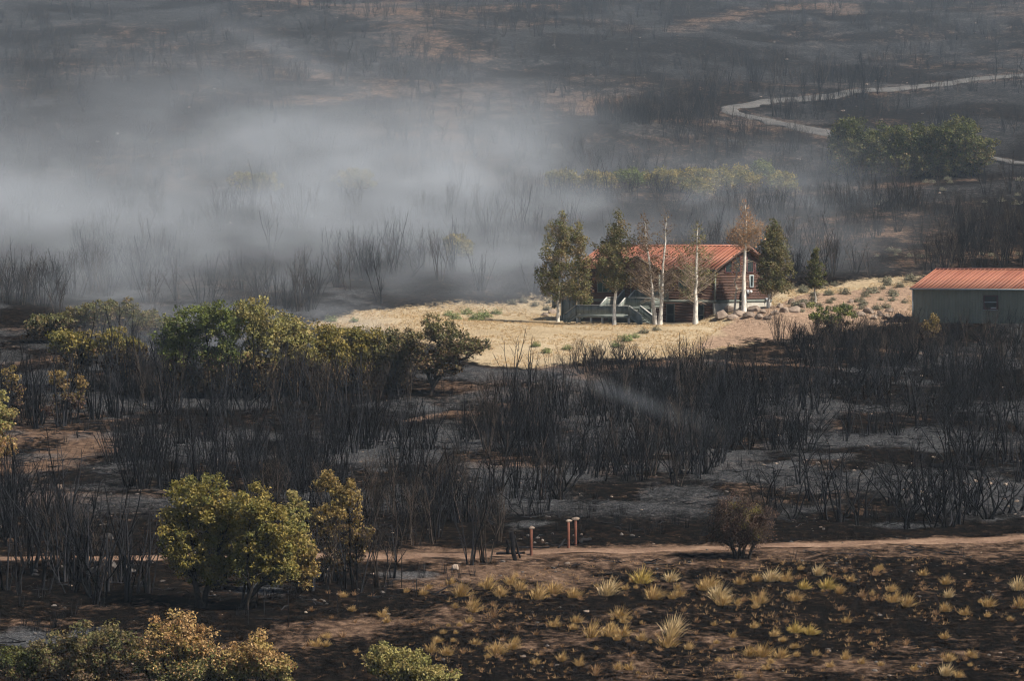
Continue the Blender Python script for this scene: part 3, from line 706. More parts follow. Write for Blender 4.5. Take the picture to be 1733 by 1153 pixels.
def grow(B, clumps, stems, rg, tip=0.012, basez=0.0, expo=0.47, lean=0.25):
    """pipe-model skeleton: nodes joined to clumps; returns list of tubes (points, radii)"""
    nodes = []; par = []; 
    top = clumps[:, 2].max(); mid = clumps.mean(0)
    for (sx, sy, tx, ty, tz) in stems:
        prev = -1; n = 7
        for k in range(n):
            f = k/(n-1)
            p = np.array([sx+(tx-sx)*f**1.25, sy+(ty-sy)*f**1.25, tz*f])
            if 0 < k: p[:2] += rg.normal(size=2)*0.03*tz*0.35
            nodes.append(p); par.append(prev); prev = len(nodes)-1
    nst = len(nodes)
    order = np.argsort(clumps[:, 2]+np.hypot(clumps[:, 0]-mid[0], clumps[:, 1]-mid[1])*0.5)
    leaf_nodes = []
    for ci in order:
        c = clumps[ci]; A = np.array(nodes)
        d = np.linalg.norm(A-c, axis=1)+np.maximum(0, A[:, 2]-c[2]+0.15)*2.5+ (A[:, 2] < 0.15*top)*3
        b_ = int(np.argmin(d)); a0 = A[b_]
        m = a0*0.5+c*0.5; m[2] += 0.06*np.linalg.norm(c-a0); m += rg.normal(size=3)*0.06*np.linalg.norm(c-a0)
        nodes.append(m); par.append(b_); nodes.append(c.copy()); par.append(len(nodes)-2); leaf_nodes.append(len(nodes)-1)
    cnt = np.zeros(len(nodes)); 
    ch = [[] for _ in nodes]
    for i, p in enumerate(par):
        if p >= 0: ch[p].append(i)
    for i in range(len(nodes)-1, -1, -1):
        pass
    # counts: process in reverse creation order is not topological for late branches, so walk up from each tip
    for l in leaf_nodes:
        i = l
        while i >= 0: cnt[i] += 1; i = par[i]
    for i in range(nst):
        if cnt[i] == 0: cnt[i] = 0.7
    rad = tip*np.maximum(cnt, 0.7)**expo
    return nodes, par, rad, nst

def tree_mesh(seed, clumps, crad, nleaf, lsize, pal, stems, tip=0.012, k=4, out_bias=0.5, lowpal=None, lowfn=None, twigs=0, twig_len=0.5, expo=0.47, twigdir=0.6):
    rg = np.random.default_rng(seed)
    nodes, par, rad, nst = grow(None, clumps, stems, rg, tip, expo=expo)
    b = MB()
    # stems as continuous tubes
    n7 = 7
    for s_ in range(len(stems)):
        P = np.array(nodes[s_*n7:(s_+1)*n7]); rr = rad[s_*n7:(s_+1)*n7].copy()
        rr = np.maximum.accumulate(rr[::-1])[::-1]; rr[0] *= 1.35
        b.tube(P, rr, 6)
    for i in range(nst, len(nodes), 2):
        p0 = nodes[par[i]]; b.tube([p0, nodes[i], nodes[i+1]], [min(rad[par[i]], rad[i]*1.3), rad[i], rad[i+1]*0.8], k)
    ctr = clumps.mean(0)
    if twigs:
        for c in clumps:
            for _ in range(twigs):
                d = rg.normal(size=3)*0.6; d[2] += twigdir; o = (c-ctr); o[2] *= 0.5; d += o/(np.linalg.norm(o)+.1)*0.7; d /= np.linalg.norm(d)
                L = twig_len*(0.5+rg.random()); m = c+d*L*0.5+rg.normal(size=3)*0.06*L
                b.tube([c, m, c+d*L], [tip*0.8, tip*0.6, tip*0.3], 3)
    ncl = len(clumps); cr = np.broadcast_to(crad, (ncl,))
    cl = np.repeat(np.arange(ncl), nleaf) if np.ndim(nleaf) == 0 else np.repeat(np.arange(ncl), nleaf)
    n = len(cl)
    g = rg.normal(size=(n, 3)); g /= np.linalg.norm(g, axis=1)[:, None]; g *= (rg.random(n)**0.45)[:, None]; g[:, 2] *= 0.8
    P = clumps[cl]+g*cr[cl][:, None]
    low = None
    if lowpal is not None: low = lowfn(P)
    if n:
        V, Q = quads(P, lsize, rg, out=out_bias*g*1.6)
        colr = np.repeat(leaf_cols(n, ncl, cl, pal, rg, low, lowpal), 4, 0)
    else: V = np.zeros((0, 3)); Q = None; colr = None
    return b, V, Q, colr

def ell_clumps(ells, n, rg, shell=0.45):
    vol = np.array([e[3]*e[4]*e[5] for e in ells])**0.8; cnt = np.maximum(2, (n*vol/vol.sum()).astype(int)); out = []
    for e, c in zip(ells, cnt):
        d = rg.normal(size=(c, 3)); d /= np.linalg.norm(d, axis=1)[:, None]
        r = rg.random(c)**shell*(0.85+0.22*rg.random(c))
        out.append(np.array(e[:3])+d*r[:, None]*np.array(e[3:]))
    P = np.concatenate(out); P[:, 2] = np.maximum(P[:, 2], 0.25); return P

SEED = [100]
def leafy(name, label, cat, base, crowns, nclump=60, nleaf=60, crad=0.45, lsize=0.17, pal='greengold', nstem=3, spread=0.5, tip=0.014, bark='bark', group=None, depth=0.8,
          lowpal=None, lowz=None, twigs=0, twig_len=0.5, Y=None, expo=0.47, stemtop=0.7, shell=0.45, patch=None):
    SEED[0] += 1; rg = np.random.default_rng(SEED[0])
    B = g1(*base) if Y is None else pt(base[0], base[1], Y)
    if Y is not None: B[2] = float(height(B[0], B[1]))
    m = B[1]/F
    zb = (CAMZ-B[2])/B[1]  # not used for geometry other than pixel heights
    ells = []
    for (cx, cy_, rx, ry) in crowns:
        dz = (base[1]-cy_)*m if Y is None else pt(base[0], cy_, Y)[2]-B[2]
        ells.append(((cx-base[0])*m, rg.uniform(-.25, .25)*rx*m*depth, dz, rx*m, rx*m*depth, ry*m))
    clumps = ell_clumps(ells, nclump, rg, shell)
    H = clumps[:, 2].max(); stems = []
    for k in range(nstem):
        a = rg.random()*6.28; e = ells[k % len(ells)]
        sx, sy = math.cos(a)*spread*rg.random(), math.sin(a)*spread*rg.random()
        tx = sx*0.4+e[0]*0.8+rg.normal()*0.3*e[3]; ty = sy+e[1]+rg.normal()*0.3*e[4]
        stems.append((sx, sy, tx, ty, max(0.4, min(H*stemtop, e[2]))*(0.8+0.3*rg.random())))
    lowfn = None
    if lowpal is not None:
        z0, z1 = lowz[0]*H, lowz[1]*H
        lowfn = lambda P: 1-S(P[:, 2], z0, z1)
    b, V, Q, colr = tree_mesh(SEED[0], clumps, crad*(0.7+0.6*rg.random(len(clumps))), nleaf, lsize, pal, stems, tip, lowpal=lowpal, lowfn=lowfn, twigs=twigs, twig_len=twig_len, expo=expo)
    root = link(name, None, loc=B-np.array([0, 0, 0.05]))
    link('trunk', b.mesh('trunk', M[bark], smooth=True), root)
    if Q is not None: link('crown', mesh_np('crown', V, Q, None, [M['leaf']], None, {'col': colr}), root)
    if patch:
        pc, pp, pn = patch
        pe = [((cx-base[0])*m, -0.3*rx*m, (base[1]-cy_)*m, rx*m, rx*m*0.8, ry*m) for cx, cy_, rx, ry in pc]
        pcl = ell_clumps(pe, pn, rg, 0.5); ci = np.repeat(np.arange(len(pcl)), 60); nn = len(ci)
        V, Q = quads(pcl[ci]+rg.normal(size=(nn, 3))*0.17, 0.085, rg)
        link('green_leaves', mesh_np('green_leaves', V, Q, None, [M['leaf']], None, {'col': np.repeat(leaf_cols(nn, len(pcl), ci, pp, rg), 4, 0)}), root)
    return tag(root, label, cat, group)

# big gold-green oaks in front of the dirt track
leafy('oak_tree', 'tall gold-green leafy oak with dark trunk, tallest crown below the black thicket', 'tree', (342, 1028),
      [(335, 846, 60, 54), (300, 905, 40, 55), (382, 880, 48, 60), (335, 940, 50, 45), (375, 962, 40, 34)], 330, 62, 0.40, 0.15, 'greengold', 4, 0.7, 0.016, depth=0.9)
leafy('oak_tree', 'broad gold-green leafy oak touching the taller oak, sloping rounded crown', 'tree', (432, 1030),
      [(430, 860, 42, 44), (455, 905, 55, 55), (430, 945, 50, 42), (468, 960, 42, 34), (485, 930, 36, 40)], 320, 62, 0.40, 0.15, 'greengold', 5, 1.0, 0.015, depth=0.9)
leafy('oak_tree', 'narrow pale green leafy oak column beside the broad gold-green oak', 'tree', (508, 1005),
      [(497, 862, 22, 38), (500, 910, 28, 38), (520, 955, 22, 42)], 110, 60, 0.36, 0.15, 'lime', 3, 0.6, 0.013, lowpal='gold', lowz=(0.35, 0.75))
leafy('oak_tree', 'half-scorched golden oak with thin crown beside bare brown stems', 'tree', (572, 985),
      [(558, 822, 26, 28), (590, 845, 30, 38), (560, 880, 34, 40), (605, 905, 30, 42), (570, 940, 36, 30)], 150, 42, 0.36, 0.155, 'gold', 6, 1.3, 0.013, lowpal='brown', lowz=(0.2, 0.7))
# bottom-left bushes
leafy('oak_shrub', 'dark green and brown leafy shrub beside the tan-leaved shrub in front of the oaks', 'shrub', (150, 1175),
      [(150, 1085, 55, 38), (90, 1115, 50, 40), (200, 1100, 45, 45), (140, 1140, 80, 30)], 130, 70, 0.40, 0.14, 'olive', 6, 1.4, 0.013, Y=199, lowpal='brown', lowz=(0.1, 0.9))
leafy('oak_shrub', 'tan and pale orange leafed shrub in front of the oak trunks', 'shrub', (300, 1180),
      [(295, 1070, 62, 42), (330, 1100, 50, 50), (250, 1105, 40, 42), (310, 1140, 80, 32)], 150, 75, 0.40, 0.13, 'tan', 6, 1.6, 0.013, Y=199, lowpal='browngreen', lowz=(0.25, 0.8), twigs=2)
leafy('oak_shrub', 'orange-tipped shrub with greener low leaves beside the burnt slope', 'shrub', (445, 1180),
      [(440, 1110, 48, 42), (400, 1120, 40, 36), (470, 1130, 30, 30)], 100, 75, 0.40, 0.13, 'tan', 5, 1.2, 0.013, Y=199, lowpal='lime', lowz=(0.3, 0.75), twigs=2)
leafy('oak_shrub', 'small dark green low shrub beyond the dark green and brown shrub', 'shrub', (30, 1175),
      [(25, 1120, 50, 30), (60, 1140, 40, 25)], 60, 70, 0.38, 0.13, 'dkgreen', 4, 0.8, 0.012, Y=200, lowpal='brown', lowz=(0.1, 0.8))
leafy('oak_shrub', 'bright yellow-green rounded shrub alone on the burnt slope', 'shrub', (680, 1190),
      [(645, 1115, 38, 30), (690, 1130, 45, 32), (735, 1145, 36, 24)], 120, 75, 0.36, 0.12, 'lime', 6, 1.2, 0.012, Y=201, twigs=1, twig_len=0.35)
# far-left
leafy('oak_tree', 'pale yellow-green oak beside the bare dirt patch', 'tree', (0, 786),
      [(0, 690, 26, 40), (-12, 740, 42, 42)], 80, 60, 0.42, 0.17, 'lime', 3, 0.6, 0.014, lowpal='tan', lowz=(0.1, 0.9))
for lb, bs, cr in (('scorched oak with rusty gold leaves among tall black stems, widest of three', (105, 722), [(100, 640, 22, 20), (110, 665, 18, 20), (80, 690, 14, 24)]),
                   ('scorched oak with gold leaf tuft and tall black stems, beside the yellow-green oak', (30, 716), [(18, 640, 14, 24), (30, 670, 12, 20)]),
                   ('thin scorched sapling with few gold leaves beside the bare dirt patch', (138, 716), [(138, 650, 9, 16), (132, 680, 9, 16)])):
    leafy('scorched_oak', lb, 'tree', bs, cr, 30, 40, 0.38, 0.17, 'gold', 3, 0.5, 0.014, bark='char', lowpal='rust', lowz=(0.3, 1.0))
# mid thicket of surviving oaks
mids = [((300, 672), [(290, 580, 28, 26), (320, 552, 34, 32)], 'green', 'bright green topped oak over scorched brown stems in the smoky thicket'),
        ((375, 674), [(345, 535, 20, 18), (380, 545, 36, 30)], 'green', 'green and gold oak crown next to the brightest green oak of the thicket'),
        ((435, 674), [(430, 530, 32, 24), (445, 560, 40, 30)], 'lime', 'pale gold rounded oak crown, highest of the smoky thicket'),
        ((495, 668), [(490, 560, 30, 26), (505, 585, 26, 24)], 'lime', 'pale gold smaller oak crown at the meadow end of the thicket'),
        ((555, 664), [(548, 570, 28, 20), (565, 585, 28, 20)], 'greengold', 'low olive-gold oak crown with scorched stems below the meadow'),
        ((612, 660), [(600, 572, 28, 18), (628, 580, 28, 22)], 'greengold', 'low pale green oak crown between gold oak and leaning oak'),
        ((665, 660), [(668, 585, 26, 26)], 'olive', 'dull brown-green small oak crown behind the leaning oak')]
for bs, cr, pl, lb in mids:
    leafy('oak_tree', lb, 'tree', bs, [(a, b, c*1.25, d*1.25) for a, b, c, d in cr]+[(bs[0], 605, 40, 34), (bs[0], 635, 36, 30)], 230, 44, 0.52, 0.19, pl, 9, 2.2, 0.013, bark='char', lowpal='brown', lowz=(0.25, 0.56), twigs=2, twig_len=0.8, stemtop=0.9)
leafy('oak_tree', 'leaning half-scorched oak with dark forked trunk at the edge of the meadow', 'tree', (737, 668),
      [(735, 556, 34, 26), (775, 585, 38, 30), (700, 585, 32, 36), (810, 585, 28, 16), (745, 610, 50, 26)], 230, 40, 0.44, 0.20, 'olive', 4, 0.5, 0.017, bark='bark', lowpal='brown', lowz=(0.3, 0.85), twigs=2, twig_len=0.6)
for bs, cr, lb in (((120, 655), [(115, 578, 34, 20), (150, 590, 26, 20)], 'hazy green oak crown over bare stems left of the bright green oak'), ((205, 655), [(190, 580, 30, 22), (225, 592, 24, 20)], 'hazy olive oak crown over bare stems beside the bright green oak')):
    leafy('oak_tree', lb.replace(' left of', ' away from'), 'tree', bs, [(a, b, c*1.2, d*1.2) for a, b, c, d in cr]+[(bs[0], 612, 34, 30)], 140, 44, 0.48, 0.20, 'greengold', 5, 1.4, 0.015, bark='char', lowpal='brown', lowz=(0.5, 0.8), twigs=2)
for i, (x, y, rx, ry) in enumerate([(72, 548, 26, 16), (118, 540, 28, 18), (165, 532, 26, 20), (205, 528, 28, 22), (248, 540, 28, 16), (285, 552, 22, 12)]):
    leafy('oak_tree', 'grey-green oak in the row veiled by drifting smoke beyond the thicket', 'tree', (x, 580), [(x, y, rx*1.15, ry*1.15), (x, 558, rx*1.1, 18)], 120, 44, 0.48, 0.2, 'olive', 4, 1.2, 0.015, group='smoky row of oaks behind the thicket', lowpal='brown', lowz=(0.4, 0.8))
# shrubs on the meadow edge and by the shed
leafy('oak_shrub', 'green leafy shrub at the meadow edge near the stone pile', 'shrub', (1405, 572), [(1385, 530, 26, 18), (1425, 528, 28, 16), (1405, 548, 44, 16)], 80, 50, 0.4, 0.18, 'green', 6, 1.8, 0.013, lowpal='brown', lowz=(0.35, 0.75), twigs=2)
leafy('oak_shrub', 'small rusty gold shrub in front of the green shed', 'shrub', (1578, 576), [(1572, 556, 18, 14), (1582, 540, 8, 10)], 40, 40, 0.32, 0.16, 'gold', 4, 0.8, 0.011, lowpal='brown', lowz=(0.1, 0.9), twigs=2)
leafy('round_shrub', 'lone round reddish-brown shrub with green centre beside the dirt road', 'shrub', (1254, 946),
      [(1254, 874, 54, 42), (1254, 900, 60, 30), (1226, 878, 36, 34), (1284, 883, 34, 34)], 380, 38, 0.38, 0.085, 'rust', 14, 0.75, 0.009, bark='bark', twigs=7, twig_len=0.65, stemtop=0.62, patch=([(1266, 868, 28, 26), (1272, 900, 20, 14), (1240, 862, 14, 10)], 'greengold', 34))
# upper slope oaks
for bs, cr, lb, pl in (((1440, 300), [(1438, 225, 28, 24), (1460, 250, 34, 30), (1425, 250, 18, 26)], 'dark oak with bare twig tips beside the hill road, smokiest of the grove', 'dkgreen'),
                       ((1530, 302), [(1515, 232, 36, 26), (1555, 240, 40, 30), (1545, 262, 46, 30), (1500, 262, 36, 28), (1580, 262, 34, 28)], 'dark green rounded oak in the middle of the hill road grove', 'dkgreen'),
                       ((1625, 298), [(1615, 230, 44, 28), (1645, 252, 36, 32), (1595, 262, 38, 30)], 'dark green oak with broad domed crown at the road end of the grove', 'dkgreen')):
    leafy('oak_tree', lb, 'tree', bs, [(a, b, c*1.2, d*1.15) for a, b, c, d in cr]+[(bs[0], 275, 46, 22)], 520, 52, 0.66, 0.27, pl, 6, 2.0, 0.022, bark='bark', twigs=1, twig_len=0.8, lowpal='olive', lowz=(0.1, 0.8))
hed = [(950, 300, 32, 9), (1010, 301, 32, 9), (1065, 300, 28, 10), (1115, 300, 28, 12), (1160, 300, 30, 14), (1205, 303, 32, 20), (1250, 300, 34, 19), (1290, 292, 20, 18), (1325, 308, 24, 14), (1180, 315, 24, 12)]
for x, y, rx, ry in hed:
    leafy('slope_oak', 'hazy green low oak in the hedge-like row on the slope above the house', 'tree', (x, y+26), [(x, y-2, rx*1.1, ry*1.15), (x+4, y+10, rx, 12)], 120, 40, 0.6, 0.25, 'greengold' if x % 3 else 'green', 4, 1.5, 0.018, group='hedge-like row of oaks above the house', lowpal='brown', lowz=(0.2, 0.6))
for lb, x, y, rx, ry in (('yellow-green rounded oak standing alone in the smoke', 775, 411, 24, 14), ('faint yellow-green oak patch in the thickest smoke, wider of two', 430, 300, 46, 10), ('faint yellow-green oak patch in the smoke, smaller of two', 598, 298, 36, 11)):
    leafy('smoky_oak', lb, 'tree', (x, y+28), [(x, y, rx, ry), (x+5, y+12, rx, 8)], 110, 44, 0.55, 0.26, 'greengold', 4, 1.5, 0.018)

# aspens round the house
def aspen(label, base, top, crowns, nclump, nleaf, pal, r0=0.17, lowtw=14, Y=None, lsize=0.17, twigmat='paletwig', crad=0.48, twigs=3):
    SEED[0] += 1; rg = np.random.default_rng(SEED[0])
    B = g1(*base) if Y is None else pt(base[0], base[1], Y)
    if Y is not None: B[2] = min(B[2], float(height(B[0], B[1])))
    m = B[1]/F; H = (base[1]-top[1])*m; tx = (top[0]-base[0])*m
    n = 10; f = np.linspace(0, 1, n)
    H = H*1.0; axis = np.stack([tx*f**1.15+rg.normal(size=n)*0.05*(f > 0), rg.normal(size=n)*0.05*(f > 0), H*f], 1)
    rad = r0*(1-f*0.93)+0.01; rad[0] *= 1.25
    tr = MB().tube(axis, rad, 8)
    ells = [((cx-base[0])*m, rg.uniform(-.2, .2)*rx*m, (base[1]-cy_)*m, rx*m*1.32, rx*m*1.15, ry*m*1.1) for cx, cy_, rx, ry in crowns]
    cl = ell_clumps(ells, int(nclump*2.6), rg, 0.5); cl = np.concatenate([cl, np.stack([np.full(9, tx)+rg.normal(size=9)*0.16, rg.normal(size=9)*0.16, H*np.linspace(0.86, 1.04, 9)], 1)]); r0 = r0*0.64
    br = MB()
    for c in cl:
        d = math.hypot(c[0]-tx*(c[2]/H), c[1]); za = np.clip(c[2]-0.55*d-0.15, 0.15*H, 0.97*H)
        p0 = np.array([np.interp(za, axis[:, 2], axis[:, 0]), np.interp(za, axis[:, 2], axis[:, 1]), za])
        rb = min(0.035, 0.010+0.009*d); mpt = (p0+c)/2; mpt[2] -= 0.05*d; mpt += rg.normal(size=3)*0.04
        br.tube([p0, mpt, c], [rb, rb*0.75, rb*0.35], 4)
        for _ in range(twigs):
            dd = rg.normal(size=3)*0.5+np.array([0, 0, 0.5])+(c-p0)/(d+0.3)*0.5; dd *= 0.55*(0.4+rg.random())
            br.tube([c-(c-p0)*0.3*rg.random(), c+dd], [rb*0.4, 0.004], 3)
    for k in range(lowtw):                       # bare drooping low branches
        za = H*rg.uniform(0.2, 0.5); a = rg.random()*6.28; L = rg.uniform(0.5, 1.9)
        p0 = np.array([np.interp(za, axis[:, 2], axis[:, 0]), np.interp(za, axis[:, 2], axis[:, 1]), za])
        dv = np.array([math.cos(a), math.sin(a), 0])
        br.tube([p0, p0+dv*L*0.5+np.array([0, 0, 0.12*L]), p0+dv*L+np.array([0, 0, -0.1*L])], [0.03, 0.018, 0.006], 4)
        for q in range(3):
            s_ = rg.uniform(0.4, 1); e = p0+dv*L*s_+rg.normal(size=3)*0.35*L*0.5; br.tube([p0+dv*L*s_*0.9, e], [0.012, 0.004], 3)
    root = link('aspen_tree', None, loc=B-np.array([0, 0, 0.1]))
    link('trunk', tr.mesh('trunk', M['aspen'], smooth=True), root); link('branches', br.mesh('branches', M[twigmat], smooth=True), root)
    cr = crad*(0.7+0.6*rg.random(len(cl))); ci = np.repeat(np.arange(len(cl)), nleaf); nn = len(ci)
    g = rg.normal(size=(nn, 3)); g /= np.linalg.norm(g, axis=1)[:, None]; g *= (rg.random(nn)**0.45)[:, None]
    P = cl[ci]+g*cr[ci][:, None]
    V, Q = quads(P, lsize, rg, out=g*0.8)
    link('crown', mesh_np('crown', V, Q, None, [M['leaf']], None, {'col': np.repeat(leaf_cols(nn, len(cl), ci, pal, rg), 4, 0)}), root)
    return tag(root, label, 'tree', 'aspens round the house')
aspen('leafy green aspen standing by itself off the deck stairs', (944, 545), (950, 366), [(950, 395, 20, 28), (945, 430, 26, 34), (934, 462, 24, 26), (940, 488, 26, 14)], 85, 42, 'browngreen', 0.15)
aspen('aspen with brown-green crown rising beside the side deck', (979, 530), (978, 366), [(977, 392, 15, 26), (985, 430, 14, 36), (975, 465, 20, 24), (985, 486, 18, 12)], 70, 36, 'browngreen', 0.17, Y=402)
aspen('tallest dense dark aspen rising over the deck and big window', (1040, 520), (1046, 336), [(1046, 362, 14, 24), (1040, 388, 26, 24), (1036, 412, 30, 18), (1040, 438, 24, 18)], 90, 44, 'olive', 0.17, Y=395, lowtw=6)
aspen('brownish thin-leaved aspen, leaning half of the white twin trunk', (1109, 546), (1090, 364), [(1092, 385, 16, 20), (1088, 415, 24, 26), (1095, 446, 26, 20), (1085, 470, 22, 14)], 70, 9, 'brown', 0.21, Y=394, lowtw=26)
aspen('nearly bare white aspen, upright half of the twin trunk', (1117, 546), (1128, 362), [(1128, 385, 10, 22), (1125, 420, 14, 24), (1135, 455, 18, 30), (1122, 480, 18, 14)], 50, 4, 'brown', 0.21, Y=394, lowtw=14)
aspen('white-trunked aspen with thin pale crown before the middle of the roof', (1177, 544), (1180, 378), [(1180, 400, 14, 22), (1165, 425, 18, 26), (1195, 425, 16, 22), (1160, 460, 24, 26), (1188, 462, 22, 20), (1160, 488, 16, 14)], 80, 9, 'browngreen', 0.25, Y=393.5, lowtw=30)
aspen('slender bare aspen stem in front of the gable wall', (1244, 532), (1247, 430), [(1246, 448, 7, 14)], 10, 3, 'orange', 0.11, Y=395, lowtw=8)
aspen('tall bare orange-twigged aspen with thick grey trunk by the gable', (1259, 530), (1262, 345), [(1262, 368, 12, 22), (1262, 395, 24, 24), (1246, 400, 14, 18), (1280, 390, 12, 20)], 90, 4, 'orange', 0.25, Y=394.5, lowtw=16, twigs=6)
aspen('dense dark olive aspen beyond the gable corner', (1300, 532), (1312, 378), [(1310, 396, 12, 16), (1308, 420, 22, 22), (1312, 450, 27, 24), (1308, 478, 28, 16)], 105, 44, 'olive', 0.15, Y=396, lowtw=6)
aspen('short narrow dark aspen standing apart among pale boulders', (1380, 512), (1379, 424), [(1379, 438, 6, 12), (1380, 455, 12, 16), (1380, 474, 14, 12)], 45, 40, 'dkgreen', 0.08, lowtw=2, lsize=0.15, crad=0.28)

# ------------------------------------------------------------------ burnt shrubs
def burnt_proto(seed, kind):
    rg = np.random.default_rng(seed); b = MB()
    if kind == 'fan': ns, H, sp, wig, r = rg.integers(10, 16), 4.4, 1.5, 0.085, 0.034
    elif kind == 'crook': ns, H, sp, wig, r = rg.integers(2, 6), 4.2, 1.2, 0.27, 0.062
    elif kind == 'twiggy': ns, H, sp, wig, r = rg.integers(5, 10), 4.6, 0.9, 0.11, 0.042
    elif kind == 'pole': ns, H, sp, wig, r = rg.integers(2, 6), 5.2, 0.7, 0.11, 0.055
    else: ns, H, sp, wig, r = rg.integers(9, 15), 1.4, 0.9, 0.08, 0.02
    for s_ in range(ns):
        a = rg.random()*6.283; q = rg.random()**0.6; h = H*(rg.uniform(0.6, 1.0) if rg.random() > 0.22 else rg.uniform(0.2, 0.5)); n = 8
        p = np.array([math.cos(a)*0.35*q*sp, math.sin(a)*0.35*q*sp, -0.15]); d = np.array([math.cos(a)*0.32*q*sp/1.2, math.sin(a)*0.32*q*sp/1.2, 1.0])
        pts = [p.copy()]
        for k in range(n-1):
            d2 = d.copy(); d2[:2] += rg.normal(size=2)*wig*2.2
            d = d*0.7+d2*0.3 if kind != 'crook' else d*0.45+d2*0.55+np.array([0, 0, 0.1])
            d[2] = max(d[2], 0.5)
            stp = d/np.linalg.norm(d)*(h+0.15)/(n-1); p = p+stp; pts.append(p.copy())
        r0 = r*rg.uniform(0.6, 1.2); f = np.linspace(0, 1, n); rr = r0*(1-0.78*f); rr[0] *= 1.25
        tone = rg.random()**1.6
        pts = np.array(pts); b.tube(pts, rr, 5, a=tone)
        nb = {'fan': 3, 'crook': 4, 'twiggy': 7, 'pole': 4}.get(kind, 1)
        for _ in range(nb):
            f0 = rg.uniform(0.35, 0.95); i = f0*(n-1); i0 = min(int(i), n-2); q0 = pts[i0]+(pts[i0+1]-pts[i0])*(i-i0)
            L = rg.uniform(0.12, 0.3)*H*(1.2-f0*0.6); aa = rg.random()*6.283; dv = np.array([math.cos(aa)*0.55, math.sin(aa)*0.55, 0.9]); dv /= np.linalg.norm(dv)
            if kind == 'crook': dv = np.array([math.cos(aa)*0.8, math.sin(aa)*0.8, 0.55])
            m1 = q0+dv*L*0.5+rg.normal(size=3)*0.06*L; e1 = q0+dv*L+np.array([0, 0, 0.12*L])+rg.normal(size=3)*0.08*L
            rb = r0*(1-0.78*f0)*0.7; b.tube([q0, m1, e1], [rb, rb*0.7, rb*0.3], 4, a=tone)
            if kind in ('twiggy', 'crook'):
                for _2 in range(4 if kind == 'twiggy' else 2):
                    t_ = q0+(e1-q0)*rg.uniform(0.3, 1); d3 = dv+rg.normal(size=3)*0.55; d3[2] = abs(d3[2])*0.8+0.2; d3 /= np.linalg.norm(d3)
                    b.tube([t_, t_+d3*L*0.6], [rb*0.4, 0.004], 3, a=tone)
    return b
KINDS = {'fan': 5, 'crook': 6, 'twiggy': 4, 'pole': 4, 'stub': 4}
PROTO = []; PIDX = {}
for kd, n in KINDS.items():
    PIDX[kd] = []
    for k in range(n):
        b = burnt_proto(1000+len(PROTO), kd)
        PIDX[kd].append(len(PROTO)); PROTO.append(b.mesh('burnt_stems', M['stemtwig'] if kd == 'twiggy' else M['stem'], attrs=True))
PIDX['stick'] = []
for k in range(4):
    rg_ = np.random.default_rng(900+k); b = MB()
    for _ in range(3):
        p = rg_.normal(size=3)*np.array([0.35, 0.35, 0]); a = rg_.random()*6.28; L = rg_.uniform(0.5, 1.6); d = np.array([math.cos(a), math.sin(a), rg_.uniform(0, 0.15)])
        b.tube([p+[0, 0, 0.03], p+d*L*0.5+[0, 0, 0.06]+rg_.normal(size=3)*0.05, p+d*L+[0, 0, 0.05]], [0.035, 0.03, 0.012], 5, a=rg_.random()*0.9)
    PIDX['stick'].append(len(PROTO)); PROTO.append(b.mesh('burnt_stems', M['stem'], attrs=True))

